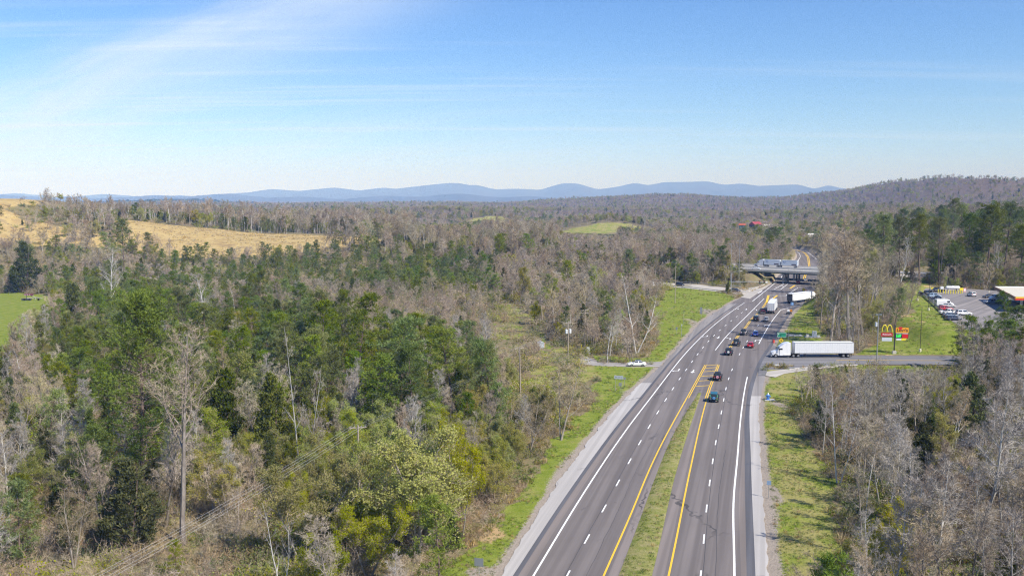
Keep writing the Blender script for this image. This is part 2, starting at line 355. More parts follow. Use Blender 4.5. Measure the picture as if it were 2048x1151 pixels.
def soft(poly, x, y, amp=2.2, freq=5.0, seed=41):
    """polygon mask with a ragged edge"""
    jx = (fbm(x / freq, y / freq, seed, 3) - 0.5) * 2 * amp; jy = (fbm(x / freq, y / freq, seed + 9, 3) - 0.5) * 2 * amp
    return inside(x + jx, y + jy, poly)
def open_masks(x, y):
    grass = np.zeros(x.shape, bool)
    for p in (VERGE_L, VERGE_R, VERGE_L2, VERGE_R2): grass |= soft(p, x, y, 1.6, 4.0)
    for p in (LAWN, LAWN2): grass |= soft(p, x, y, 1.0, 6.0)
    grass |= soft(FIELD_W, x, y, 4.0, 9.0); grass |= soft(MEADOW, x, y, 4.0, 9.0)
    for cx, cyy, rx, ry in MEADOW_FAR: grass |= (((x - cx) / rx) ** 2 + ((y - cyy) / ry) ** 2 + (fbm(x / 25, y / 25, 4, 2) - .5) * .6) < 1
    gold = (soft(GOLD, x, y, 9, 22.0) | soft(GOLD2, x, y, 9, 22.0)) & ~grass
    return grass, gold
NEAR = (GY > 40) & (GY < 1450)
g_m, gold_m = open_masks(GX, GY); g_m &= ~(inside(GX, GY, MEADOW) & (fbm(GX / 7, GY / 7, 123, 3) < 0.5) & (GX < 45)); g_m &= NEAR; gold_m &= NEAR
gapg = np.where(GY < 790, road_gap(GX, np.minimum(GY, 790)), 99)
dirt = np.clip(1 - gapg / (1.2 + 2.2 * vnoise(GX / 7, GY / 7, 77)), 0, 1) * (GY > 40)
bare_p = [(P(1790, 1010 - 0, 0).x * 0, 0, 0)]
def blob(x, y, px, py, rx, ry, z=0.0):
    c = P(px, py, z); return np.clip(1.25 - np.sqrt(((x - c.x) / rx) ** 2 + ((y - c.y) / ry) ** 2) - 0.5 * vnoise(x / 1.5, y / 1.5, 13), 0, 1)
for a in [(955, 1145, 3.5, 3.0), (1262, 788, 3.2, 6.5), (1545, 985, 2.4, 8), (1560, 810, 2.6, 6), (1430, 625, 9, 22), (1475, 590, 6, 10), (1180, 721, 4, 6), (1395, 650, 4, 25)]:
    dirt = np.maximum(dirt, blob(GX, GY, *a))
clay = np.zeros_like(dirt)
for a in [(975, 1065, 3.6, 6.0), (1065, 715, 4, 4), (1050, 712, 3, 3), (1872, 833, 4, 5), (1740, 688, 6, 4), (1990, 910, 6, 9), (1880, 745, 16, 3)]:
    clay = np.maximum(clay, blob(GX, GY, *a))
for a, b in (((1700, 706), 1.2), ((1780, 684), 1.4), ((1842, 652), 2.0), ((1815, 641), 2.0), ((1795, 590), 3.0), ((1850, 577), 3.0), ((1960, 577), 3.5)):
    clay = np.maximum(clay, 0.8 * blob(GX, GY, a[0], a[1], b * 2.4, b * 2.4, 3.5))
me = np_mesh('ground', np.stack([GX.ravel(), GY.ravel(), HZ.ravel()], -1), quads, bpy.data.materials.new('tmp'), True)
col = me.color_attributes.new('zone', 'FLOAT_COLOR', 'POINT')
col.data.foreach_set('color', np.stack([g_m.ravel().astype(np.float32), gold_m.ravel().astype(np.float32), dirt.ravel().astype(np.float32), clay.ravel().astype(np.float32)], -1).ravel().astype(np.float32))
dry = np.where(inside(GX, GY, VERGE_R), 0.52, np.where(inside(GX, GY, VERGE_R2), 0.35, np.where(inside(GX, GY, LAWN), 0.22, np.where(inside(GX, GY, MEADOW), 0.6, 0.14))))
dry = np.where(GY > 700, 0.62, dry)
dry = np.where(inside(GX, GY, VERGE_R), dry + 0.25 * np.exp(-((GX - xRA(np.minimum(GY, 240)) - 6.5) / 1.6) ** 2), dry)
da = me.attributes.new('dry', 'FLOAT', 'POINT'); da.data.foreach_set('value', dry.ravel().astype(np.float32))
t = NT('ground'); pos = t.pos(); dn = t.node('ShaderNodeAttribute'); dn.attribute_name = 'dry'; dryv = dn.outputs['Fac']
va = t.node('ShaderNodeVertexColor'); va.layer_name = 'zone'
sp = t.node('ShaderNodeSeparateColor'); t.l.new(va.outputs['Color'], sp.inputs[0])
nb, nm, ns = t.noise(0.05, 5, 0.6, pos), t.noise(0.45, 5, 0.62, pos), t.noise(3.2, 4, 0.65, pos)
litter = t.colors(nm, [(0.25, (0.09, 0.10, 0.032)), (0.40, (0.16, 0.145, 0.062)), (0.52, (0.25, 0.195, 0.105)), (0.63, (0.13, 0.155, 0.045)), (0.78, (0.33, 0.235, 0.13))])
litter = t.mix(t.ramp(ns, 0.3, 0.75, 0, 0.7), litter, (0.21, 0.165, 0.11))
far_wood = t.colors(t.noise(0.035, 8, 0.72, pos), [(0.3, (0.085, 0.062, 0.05)), (0.5, (0.15, 0.11, 0.085)), (0.66, (0.11, 0.10, 0.05)), (0.8, (0.05, 0.06, 0.03))])
sxyz = t.node('ShaderNodeSeparateXYZ'); t.l.new(pos, sxyz.inputs[0])
base = t.mix(t.ramp(sxyz.outputs[1], 900, 1800), litter, far_wood)
grass = t.colors(nm, [(0.22, (0.115, 0.160, 0.016)), (0.42, (0.180, 0.228, 0.026)), (0.58, (0.235, 0.268, 0.045)), (0.76, (0.325, 0.300, 0.088))])
grass = t.mix(t.ramp(t.math('ADD', t.noise(0.17, 5, 0.65, pos), t.math('MULTIPLY', t.math('SUBTRACT', dryv, 0.5), 0.34)), 0.40, 0.62, 0, 0.85), grass, t.mix(nm, (0.285, 0.255, 0.085), (0.40, 0.325, 0.150)))
grass = t.mix(t.ramp(ns, 0.3, 0.8, 0, 0.4), grass, (0.075, 0.115, 0.018))
gold = t.colors(t.noise(0.09, 6, 0.65, pos), [(0.28, (0.25, 0.175, 0.085)), (0.42, (0.40, 0.285, 0.125)), (0.55, (0.50, 0.375, 0.16)), (0.66, (0.32, 0.235, 0.125)), (0.78, (0.30, 0.28, 0.095))])
gold = t.mix(t.ramp(nm, 0.35, 0.8, 0, 0.5), gold, (0.27, 0.19, 0.08))
soil = t.mix(ns, (0.23, 0.19, 0.155), (0.40, 0.345, 0.29))
red = t.mix(nm, (0.40, 0.24, 0.115), (0.46, 0.36, 0.20))
def edge(sock, k=0.35): return t.ramp(t.math('ADD', sock, t.math('MULTIPLY', t.math('SUBTRACT', ns, 0.5), 2 * k)), 0.4, 0.6)
c = t.mix(edge(sp.outputs[0]), base, grass)
c = t.mix(edge(sp.outputs[1]), c, gold)
c = t.mix(edge(va.outputs['Alpha']), c, red)
c = t.mix(edge(sp.outputs[2], 0.6), c, soil)
t.fin(c, 0.95, 0.1, bump=t.math('ADD', ns, t.math('MULTIPLY', nm, 1.5)), bstr=0.7, bdist=0.25)
me.materials[0] = t.m
ground = link('ground', me); tag(ground, kind='structure')

# ------------------------------------------------------------------ paving
def asphalt(name, ca, cb, rot=R(15.5), cracks=True):
    t = NT(name); p = t.pos(); al = t.mapv(p, (1.0, 0.035, 1.0), (0, 0, rot))
    streak = t.noise(0.55, 5, 0.6, al); patch = t.noise(0.06, 4, 0.6, p); grain = t.noise(9, 3, 0.7, p)
    c = t.mix(t.ramp(streak, 0.3, 0.7), ca, cb)
    c = t.mix(t.ramp(patch, 0.35, 0.7, 0, 0.35), c, tuple(q * 0.78 for q in ca))
    c = t.mix(t.ramp(grain, 0.3, 0.8, 0, 0.35), c, tuple(q * 1.35 for q in cb))
    if cracks:
        track = t.noise(0.9, 2, 0.5, t.mapv(p, (1.0, 0.008, 1.0), (0, 0, rot))); c = t.mix(t.ramp(track, 0.40, 0.60, 0, 0.5), c, tuple(q * 0.72 for q in ca))
        w = t.node('ShaderNodeTexVoronoi', feature='DISTANCE_TO_EDGE'); w.inputs['Scale'].default_value = 0.075; ds = t.node('ShaderNodeMapping'); t.l.new(t.mapv(p, (1.0, 0.55, 1.0), (0, 0, rot)), ds.inputs[0])
        jit = t.node('ShaderNodeTexNoise'); jit.inputs['Scale'].default_value = 0.6; t.l.new(p, jit.inputs['Vector']); av = t.node('ShaderNodeVectorMath', operation='MULTIPLY_ADD'); t.l.new(jit.outputs['Color'], av.inputs[0]); av.inputs[1].default_value = (2.5, 2.5, 0); t.l.new(ds.outputs[0], av.inputs[2]); t.l.new(av.outputs[0], w.inputs['Vector'])
        crack = t.math('MULTIPLY', t.ramp(w.outputs['Distance'], 0.012, 0.004), t.ramp(t.noise(0.045, 3, 0.6, p), 0.5, 0.6)); c = t.mix(t.math('MULTIPLY', crack, 0.75), c, (0.05, 0.048, 0.05))
        spot = t.ramp(t.noise(0.55, 3, 0.6, t.mapv(p, (1, 0.3, 1), (0, 0, rot))), 0.70, 0.78, 0, 0.5); c = t.mix(spot, c, tuple(q * 0.5 for q in ca))
    return t.fin(c, 0.85, 0.25, bump=grain, bstr=0.15, bdist=0.02)
M_ASPH = asphalt('highway_asphalt', (0.150, 0.131, 0.125), (0.205, 0.180, 0.170))
M_ASPH2 = asphalt('shoulder_asphalt', (0.190, 0.163, 0.150), (0.250, 0.212, 0.195))
M_DARK = asphalt('fresh_asphalt', (0.095, 0.095, 0.108), (0.140, 0.138, 0.150))
M_SIDE = asphalt('side_road_asphalt', (0.155, 0.150, 0.155), (0.23, 0.22, 0.225), R(90))
M_SHO = asphalt('weathered_shoulder', (0.225, 0.205, 0.195), (0.31, 0.285, 0.27))
M_CONC = asphalt('shoulder_concrete', (0.41, 0.385, 0.365), (0.47, 0.445, 0.425))
M_RAMP = asphalt('ramp_concrete', (0.40, 0.365, 0.32), (0.50, 0.46, 0.41), R(60))
M_GRAV = asphalt('driveway_gravel', (0.30, 0.275, 0.255), (0.42, 0.39, 0.36), R(80))
def lines_mat(name, col, worn):
    t = NT(name); p = t.pos(); n = t.noise(2.6, 5, 0.7, p)
    return t.fin(t.mix(t.ramp(n, 0.45, 0.75, 0, 0.55), col, worn), 0.7, 0.3)
M_WHITE = lines_mat('white_line_paint', (0.86, 0.86, 0.85), (0.5, 0.48, 0.47))
M_YEL = lines_mat('yellow_line_paint', (0.80, 0.50, 0.035), (0.55, 0.37, 0.12))
def rag(f, amp, sd): return lambda y: f(y) + (fbm(np.asarray(y, float) / 2.2, np.asarray(y, float) * 0 + sd, sd, 4) - 0.5) * 2 * amp
def strip(mb, fa, fb, y0, y1, z=0.0, step=3.0, skirt=0.0):
    n = max(2, int((y1 - y0) / step) + 1); ys = np.linspace(y0, y1, n); a, b = fa(ys), fb(ys)
    v = [(p, q, z) for p, q in zip(a, ys)] + [(p, q, z) for p, q in zip(b, ys)]
    f = [(i, n + i, n + i + 1, i + 1) for i in range(n - 1)]
    if skirt:
        v += [(p, q, z - skirt) for p, q in zip(a, ys)] + [(p, q, z - skirt) for p, q in zip(b, ys)]
        f += [(2 * n + i, i, i + 1, 2 * n + i + 1) for i in range(n - 1)] + [(n + i, 3 * n + i, 3 * n + i + 1, n + i + 1) for i in range(n - 1)]
    mb.add(v, f)
def shift(f, d): return lambda y: f(y) + d
def line(mb, f, y0, y1, w=0.24, z=0.008): strip(mb, shift(f, -w / 2), shift(f, w / 2), y0, y1, z)
def flat(mb, pts, z): mb.add([(p[0], p[1], z) for p in pts], [tuple(range(len(pts)))])
def bar(mb, a, b, w, z=0.008):
    a, b = Vector(a[:2]), Vector(b[:2]); n = (b - a).orthogonal().normalized() * w / 2
    flat(mb, [a - n, b - n, b + n, a + n], z)
def struct(mb, name, mat): return tag(mb.build(name, mat), kind='structure')

m = MB(); strip(m, shift(xLW, -1.75), xMLf, 60, 195, 0.0, 3, 0.0); strip(m, xMRf, shift(xRA, -1.0), 60, 195, 0.0)
strip(m, shift(xLW, -1.75), shift(xRA, -1.0), 195, 362, 0.0)
strip(m, lambda y: np.maximum(xLS(y), np.minimum(xLW(y) - 1.75, 1e9)) if False else xLS(y) + 0.0, xRA, 362, 785, 0.0, 3, 0.25)
struct(m, 'road', M_ASPH)
m = MB(); strip(m, shift(xLW, -2.35), shift(xLW, -1.75), 60, 362, 0.002); strip(m, shift(xRA, -1.0), xRA, 60, 362, 0.002); struct(m, 'road_rumble_strip', M_DARK)
m = MB(); strip(m, rag(shift(xLS, .1), .45, 3), shift(xLW, -2.35), 60, 206, 0.001, .7, 0.25); struct(m, 'road_shoulder', M_CONC)
m = MB(); strip(m, rag(shift(xLS, .1), .6, 4), shift(xLW, -2.35), 206, 362, 0.001, 1, 0.25); struct(m, 'road_shoulder', M_SHO)
m = MB(); strip(m, xRA, rag(shift(xRC, -.1), .3, 5), 60, 192, 0.001, .7, 0.25); struct(m, 'road_shoulder', M_CONC)
m = MB(); strip(m, xRA, xRC, 192, 214, 0.001, 3, 0.25); struct(m, 'road_shoulder', M_SHO)
m = MB(); strip(m, shift(xLW, -1.72), shift(xLW, -0.75), 60, 340, 0.003); strip(m, shift(xRW, 0.75), shift(xRA, -1.05), 60, 208, 0.003)
strip(m, shift(xLY, 0.5), shift(xMLf, -0.05), 60, 192, 0.003); strip(m, shift(xMRf, 0.05), shift(xRY, -0.5), 60, 192, 0.003); struct(m, 'road_edge_paving', M_ASPH2)
# median of grass
ys = np.linspace(60, 195, 150); k = 7; v = []
for yy in ys:
    a, b = float(xMLf(yy)), float(xMRf(yy))
    for i in range(k): s = i / (k - 1); v.append((a + (b - a) * s, yy, 0.004 + 0.22 * math.sin(math.pi * s) ** 0.7 * min(1, (b - a) / 2)))
f = [(j * k + i, j * k + i + 1, (j + 1) * k + i + 1, (j + 1) * k + i) for j in range(len(ys) - 1) for i in range(k - 1)]
t = NT('median_grass'); pos = t.pos(); nm, ns = t.noise(0.5, 5, 0.65, pos), t.noise(3.4, 4, 0.7, pos)
c = t.colors(nm, [(0.25, (0.13, 0.165, 0.032)), (0.42, (0.21, 0.225, 0.058)), (0.55, (0.29, 0.265, 0.105)), (0.72, (0.37, 0.31, 0.165))])
t.fin(t.mix(t.ramp(ns, 0.35, 0.7, 0, 0.45), c, (0.12, 0.15, 0.03)), 0.95, 0.1, bump=ns, bstr=0.8, bdist=0.2)
tag(MB().add(v, f).build('median_grass', t.m, smooth=True), kind='stuff')
m = MB(); strip(m, shift(xRD, 0.22), shift(xRD, 0.29), 60, 330, 0.0055); strip(m, shift(xLD, -0.28), shift(xLD, -0.21), 60, 330, 0.0055); strip(m, rag(shift(xRW, -2.2), .12, 8), rag(shift(xRW, -2.14), .12, 8), 60, 150, 0.0055, 1.0); strip(m, rag(shift(xLY, -2.0), .15, 9), rag(shift(xLY, -1.95), .15, 9), 90, 170, 0.0055, 1.0)
struct(m, 'road_seam', paint('tar_seam', (0.055, 0.052, 0.055), .7))
# junction mouths
m = MB(); flat(m, [(58.4, 211), (61.2, 214.2), (63.2, 219.5), (72, 224.6), (88.8, 229.2), (115, 228.5), (150, 226.5), (260, 224), (260, 238), (150, 240.6), (122, 241.6), (93, 242.6), (82, 246), (77.5, 253), (76.0, 262), (66, 236)], -0.004); struct(m, 'side_road', M_SIDE)
m = MB(); flat(m, [(61.1, 213.9), (63.0, 219.2), (72, 224.2), (82, 227.5), (88.8, 228.6), (88.8, 227.4), (76, 222.4), (66.5, 216.5), (63, 212)], 0.11); m.v += []; struct(m, 'kerb', M_RAMP)
DW = [tuple(P(a, b)[:2]) for a, b in [(1330, 722), (1262, 725.5), (1195, 724), (1172, 712), (1160, 716), (1162, 727), (1192, 731), (1262, 733.5), (1318, 733)]]
m = MB(); flat(m, DW, 0.02); struct(m, 'driveway', M_GRAV)
rampU = [P(1100, 540, 5), P(1250, 556, 2.5), P(1329, 563, 1.0), P(1446, 575, .15), P(1500, 577), P(1530, 571), P(1546, 565)]
rampL = [P(1100, 545, 5), P(1250, 563, 2.5), P(1329, 571, 1.0), P(1446, 584, .15), P(1470, 588), P(1482, 594), P(1500, 597)]
def resamp(pts, n):
    p = np.array([tuple(q) for q in pts]); s = np.r_[0, np.cumsum(np.linalg.norm(np.diff(p[:, :2], axis=0), axis=1))]; u = np.linspace(0, s[-1], n)
    return np.stack([np.interp(u, s, p[:, i]) for i in range(3)], -1)
ru, rl = resamp(rampU, 40), resamp(rampL, 40)
for a in (ru, rl): a[:, 2] = np.maximum(a[:, 2] * np.linspace(1, 0, 40) ** 0.5 + 0.012, np.array([gz(q[0], q[1]) for q in a]) + 0.16 * np.linspace(1, 0, 40) ** 0.3 + 0.01)
m = MB(); m.add(list(map(tuple, ru)) + list(map(tuple, rl)) + [(q[0], q[1], q[2] - 1.5) for q in rl] + [(q[0], q[1], q[2] - 1.5) for q in ru], [(i, 40 + i, 41 + i, i + 1) for i in range(39)] + [(40 + i, 80 + i, 81 + i, 41 + i) for i in range(39)] + [(120 + i, i, i + 1, 121 + i) for i in range(39)])
struct(m, 'ramp_road', M_RAMP)
m = MB(); flat(m, [P(1556, 624), P(1600, 612.5), P(1660, 607), P(1720, 603), P(1720, 586), P(1640, 580), P(1610, 590), P(1580, 600)], -0.006); struct(m, 'entry_ramp_road', M_SIDE)
m = MB(); flat(m, LOT, 5.06); struct(m, 'parking_lot_pavement', asphalt('lot_asphalt', (0.20, 0.185, 0.18), (0.30, 0.27, 0.26), R(40)))

# painted markings
w, yl = MB(), MB()
line(w, xLW, 60, 366); line(w, xRW, 60, 213, 0.26); line(w, xRW, 262, 342); line(w, xTL, 251, 382)
for k in range(31):
    yy = 65.0 + 11.22 * k
    if yy > 345: break
    line(w, xLD, yy - 1.55, yy + 1.55, 0.2)
    if yy < 306 and not 232 < yy < 236: line(w, xRD, yy - 1.55, yy + 1.55, 0.2)
for f, s in ((xLY, 1), (xRY, -1)):
    line(yl, f, 60, 190, 0.24); line(yl, f, 190, 228.4, 0.2); line(yl, shift(f, 0.42 * s), 190, 228.4, 0.2)
for py in (729.5, 735, 742, 751, 760.5, 771):
    yy = P(1410, py).y; bar(yl, (float(xLY(yy - 0.6)) + .2, yy - 0.6), (float(xRY(yy + 0.6)) - .2, yy + 0.6), 0.35)
for s in (-0.26, 0.26): line(yl, shift(xCT, s), 252, 366, 0.24)
for a, b, q in (((1532.5, 607), (1537, 590), 0.9), ((1534, 606), (1555, 590), 0.8)): bar(yl, P(*a), P(*b), q)
bar(w, P(1537, 590), P(1573, 591), 0.5); bar(w, P(1535, 578.4), P(1561, 579), 0.55); bar(w, P(1566, 576.5), P(1579, 577), 0.5)
for a, b in (((1505, 602), (1549, 566.5)), ((1548, 578.4), (1568, 567)), ((1561, 578.6), (1576, 567)), ((1571, 591), (1596, 575))): bar(w, P(*a), P(*b), 0.3)
bar(yl, P(1580, 576.5), P(1590, 570), 0.8); bar(w, P(1549, 729), P(1564, 729), 1.1)
for a, b in (((1514, 586.5), (1523, 581.5)),): bar(w, P(*a), P(*b), 0.9)
ycurve = [P(1571.6, 616.5), P(1585, 613), P(1598, 611.5), P(1630, 609)]
bar(w, (float(xRW(342)), 342), ycurve[0], 0.26)
for a, b in zip(ycurve, ycurve[1:]): bar(w, a, b, 0.28)
far_c = lambda y: xLS(y) * 0.52 + xRA(y) * 0.48
line(w, lambda y: xLS(y) + 2.2, 470, 780, 0.3, 0.012); line(w, lambda y: xRA(y) - 4.0, 470, 780, 0.3, 0.012)
for s in (-0.45, 0.45): line(yl, lambda y: far_c(y) + s, 470, 780, 0.45, 0.012)
c1 = [P(1482, 594), P(1489, 597), P(1491, 601), P(1484, 606)]
def arrow(mb, p, ang, kind='left', z=0.008):
    """lane arrow, pointing along ang (radians from +y towards +x), its head bent to one side"""
    s = {'left': -1, 'right': 1, 'ahead': 0}[kind]
    sh = [[(-.12, -1.6), (.12, -1.6), (.12, .7), (-.12, .7)]]
    sh += [[(.12, .45), (.12, .7), (s * 0.8, 1.0), (s * 0.8, .72)], [(s * .7, .45), (s * 1.45, .95), (s * .7, 1.35)]] if s else [[(-.45, .6), (.45, .6), (0, 1.7)]]
    ca, sa = math.cos(ang), math.sin(ang)
    for q in sh: flat(mb, [(p[0] + a * ca * 1.25 + b * sa * 1.25, p[1] - a * sa * 1.25 + b * ca * 1.25) for a, b in q], z)
HEAD = lambda y: math.atan2(float(xRD(y + 5) - xRD(y - 5)), 10.0)
for px, py, back, kd in [(1414, 672, 1, 'right'), (1437, 674, 1, 'ahead'), (1461, 676.5, 0, 'left'), (1386, 742, 1, 'ahead'), (1357, 740, 1, 'right'), (1530, 650, 0, 'right'), (1511, 680.5, 0, 'right'), (1476, 617.6, 1, 'right'), (1492.5, 618, 1, 'ahead'), (1513.6, 619, 0, 'left'), (1556, 574, 0, 'left'), (1545, 596, 1, 'ahead'), (1566, 572, 0, 'left')]:
    p = P(px, py); arrow(w, p, HEAD(p.y) + (math.pi if back else 0), kd)
struct(w, 'road_markings', M_WHITE); struct(yl, 'road_markings', M_YEL)
m = MB()   # side road's centre line
for s in (-0.2, 0.2): flat(m, [(86, 235.4 + s), (260, 231.0 + s), (260, 231.14 + s), (86, 235.54 + s)], 0.004)
struct(m, 'road_markings', M_YEL)

# interstate slabs on the embankment, and distant mountains
def along(s, off): q = I0 + IDX * s + INM * off; return (q[0], q[1])
ISL = -340
for i, (o0, o1) in enumerate(((0.0, 12.5), (19.0, 33.0))):
    m = MB(); z = 6.35
    a0, a1, b0, b1 = along(ISL, o0), along(-9.5, o0), along(ISL, o1), along(-9.5, o1)
    m.prism([a0, a1, b1, b0], z - 0.9, z)
    a0, a1, b0, b1 = along(50, o0), along(75, o0), along(50, o1), along(75, o1)
    m.prism([a0, a1, (a1[0] + 260, a1[1] + 78), (b1[0] + 260, b1[1] + 78), b1, b0], z - 0.9, z)
    struct(m, 'interstate_road', M_RAMP)

MT = [(-400, 389), (-250, 384), (-120, 391), (0, 393), (35, 385.5), (62, 391), (110, 394), (170, 394), (215, 387.5), (250, 391), (300, 395), (335, 393), (365, 390), (400, 395), (450, 387.5), (500, 385), (545, 378), (600, 382), (670, 375), (720, 381), (770, 375), (790, 378), (850, 371), (900, 366), (925, 367), (938, 371), (952, 369.5), (990, 379), (1023, 377.5), (1050, 378), (1079, 380), (1124, 366.5), (1154, 367), (1194, 379), (1234, 373.5), (1269, 365.5), (1294, 371), (1326, 364.5), (1374, 364), (1414, 362.8), (1444, 370), (1479, 367), (1514, 372), (1560, 370), (1594, 369), (1624, 378), (1654, 370), (1679, 377), (1730, 384), (1850, 380), (2000, 372), (2150, 376), (2500, 372)]
def mountain(name, prof, d, drop, depth, seed, mat, low=0.0):
    xs = np.linspace((prof[0][0] - 1024) / F_PX * d, (prof[-1][0] - 1024) / F_PX * d, 620); p = np.array(prof, float)
    top = CAM_H + (395 - (np.interp(xs / d * F_PX + 1024, p[:, 0], p[:, 1]) + drop)) * d / F_PX
    ker = np.array([1, 2, 3, 2, 1.]) / 9; top[2:-2] = np.convolve(top, ker, 'valid')
    ss = np.linspace(-1, 1, 41); XX, SS = np.meshgrid(xs, ss)
    prof_s = np.clip(1 - np.abs(SS), 0, 1) ** 0.8
    spur = np.abs(vnoise(XX / (d * 0.018), SS * 2.2, seed) - 0.5) * 2
    ZZ = low + (top[None, :] - low) * prof_s * (1 - (1 - prof_s) * 0.75 * spur) + (fbm(XX / (d * .006), SS * 9, seed + 3, 4) - 0.5) * 55 * (1 - prof_s ** 6) * (prof_s > 0)
    ii = np.arange(XX.size).reshape(XX.shape); q = np.stack([ii[:-1, :-1], ii[:-1, 1:], ii[1:, 1:], ii[1:, :-1]], -1).reshape(-1, 4)
    o = link(name, np_mesh(name, np.stack([XX.ravel(), (d + SS * depth).ravel(), ZZ.ravel()], -1), q, mat, True)); return tag(o, kind='structure')
t = NT('mountain_forest'); pos = t.pos()
M_MTN = t.fin(t.colors(t.noise(0.004, 8, 0.65, pos), [(0.35, (0.045, 0.055, 0.04)), (0.6, (0.08, 0.075, 0.06))]), 0.95, 0.05)
mountain('mountains', MT, 17000, 0, 2600, 5, M_MTN)
mountain('mountains', [(a + 60, 393 + 3.5 * math.sin(a * 0.013) + 2.5 * math.sin(a * 0.041 + 1)) for a in range(-500, 2600, 20)], 11500, 0, 1500, 9, M_MTN)
t = NT('far_pine_hill'); pos = t.pos(); M_FPH = t.fin(t.colors(t.noise(0.03, 7, 0.7, pos), [(0.35, (0.014, 0.028, 0.012)), (0.65, (0.04, 0.055, 0.025))]), 0.95, 0.05)
mountain('hills', [(200, 404), (250, 402), (330, 397.5), (400, 398), (440, 402), (480, 406)], 5000, 0, 500, 15, M_FPH)
# two cleared lines on the mountain face are left to the haze

# the air: one box round everything, the sky outside it
bx = MB().box((0, 8700, 225), (46000, 22500, 700)); t = NT('haze_air'); t.n.remove(t.b)
pv = t.node('ShaderNodeVolumePrincipled'); pv.inputs['Color'].default_value = (0.30, 0.50, 1.0, 1); pv.inputs['Absorption Color'].default_value = (1, 1, 1, 1); pv.inputs['Density'].default_value = 1.2e-4; pv.inputs['Anisotropy'].default_value = -0.25
t.l.new(pv.outputs[0], t.out.inputs['Volume'])
tag(bx.build('haze', t.m), kind='stuff')
# ------------------------------------------------------------------ plants
def norm(a): return a / np.maximum(np.linalg.norm(a, axis=-1, keepdims=True), 1e-9)
class Plant:
    """collects tubes and small leaf or twig faces as triangles"""
    def __init__(s): s.v = []; s.t = []; s.n = 0
    def raw(s, v, t): s.v.append(np.asarray(v, float)); s.t.append(np.asarray(t, np.int64) + s.n); s.n += len(v)
    def tube(s, p, r, k=5):
        p = np.asarray(p, float); n = len(p); r = np.asarray(r, float)
        tg = norm(np.gradient(p, axis=0)); a = norm(np.cross(tg, np.where(np.abs(tg[:, 2:3]) > 0.9, [[1, 0, 0]], [[0, 0, 1]]))); b = np.cross(tg, a)
        q = np.arange(k) * 2 * np.pi / k
        v = (p[:, None] + (a[:, None] * np.cos(q)[None, :, None] + b[:, None] * np.sin(q)[None, :, None]) * r[:, None, None]).reshape(-1, 3)
        i = np.arange(n - 1)[:, None] * k; j = np.arange(k)[None]; j2 = (j + 1) % k
        A, B, Cc, D = (i + j).ravel(), (i + j2).ravel(), (i + k + j2).ravel(), (i + k + j).ravel()
        s.raw(v, np.concatenate([np.stack([A, B, Cc], -1), np.stack([A, Cc, D], -1)]))
    def twigs(s, p, d, l, w, g, bend=0.25):
        """thin bent two-segment ribbons"""
        n = len(p)
        if not n: return
        d = norm(d); side = norm(np.cross(d, norm(g.normal(size=(n, 3))))); l = l[:, None]; w = w[:, None]
        mid = p + d * l * 0.5 + norm(g.normal(size=(n, 3))) * l * bend * 0.35; d2 = norm(d + g.normal(size=(n, 3)) * bend + [0, 0, 0.15]); tip = mid + d2 * l * 0.5
        v = np.stack([p - side * w, p + side * w, mid - side * w * 0.6, mid + side * w * 0.6, tip], 1).reshape(-1, 3); b = np.arange(n)[:, None] * 5
        s.raw(v, np.concatenate([b + [0, 1, 3], b + [0, 3, 2], b + [2, 3, 4]]))
    def leaves(s, p, d, l, w, g):
        """pointed flat leaf or needle-spray faces, long axis d"""
        n = len(p)
        if not n: return
        d = norm(d); side = norm(np.cross(d, norm(g.normal(size=(n, 3))))); l = l[:, None]; w = w[:, None]
        v = np.stack([p, p + d * l * 0.45 + side * w, p + d * l, p + d * l * 0.45 - side * w], 1).reshape(-1, 3); b = np.arange(n)[:, None] * 4
        s.raw(v, np.concatenate([b + [0, 1, 2], b + [0, 2, 3]]))
    def mesh(s, name, mat): return np_mesh(name, np.concatenate(s.v), np.concatenate(s.t), mat, False)
def wander(g, p0, d0, L, n, bend, lift=0.0):
    p = [np.asarray(p0, float)]; d = np.asarray(d0, float)
    for i in range(n - 1):
        d = d + g.normal(size=3) * bend + [0, 0, lift]; d = d / np.linalg.norm(d); p.append(p[-1] + d * L / (n - 1))
    return np.array(p)
def dirv(az, el): return np.array([math.cos(az) * math.cos(el), math.sin(az) * math.cos(el), math.sin(el)])
def at_s(path, s):
    f = s * (len(path) - 1); i = min(int(f), len(path) - 2); return path[i] + (path[i + 1] - path[i]) * (f - i)

def leaf_mat(name, stops, trans=0.25, hue=0.03, val=0.35, sat=0.25, stand=None):
    t = NT(name); r = t.rand(); o = t.obj()
    n = t.noise(0.9, 4, 0.6, o); c = t.colors(n, stops)
    if stand: w = t.noise(0.018, 4, 0.6, t.pos()); c = t.mix(t.ramp(w, 0.50, 0.66, 0, 0.75), c, stand[0]); c = t.mix(t.ramp(w, 0.44, 0.32, 0, 0.7), c, stand[1])
    c = t.hsv(c, t.ramp(r, 0, 1, 0.5 - hue, 0.5 + hue), t.ramp(t.math('FRACT', t.math('MULTIPLY', r, 7.3)), 0, 1, 1 - sat, 1 + sat * 0.6), t.ramp(t.math('FRACT', t.math('MULTIPLY', r, 13.7)), 0, 1, 1 - val, 1 + val))
    t.fin(c, 0.7, 0.15)
    tr = t.node('ShaderNodeBsdfTranslucent'); t.l.new(c, tr.inputs[0]); mx = t.node('ShaderNodeMixShader'); mx.inputs[0].default_value = trans
    t.l.new(t.b.outputs[0], mx.inputs[1]); t.l.new(tr.outputs[0], mx.inputs[2]); t.l.new(mx.outputs[0], t.out.inputs[0]); return t.m
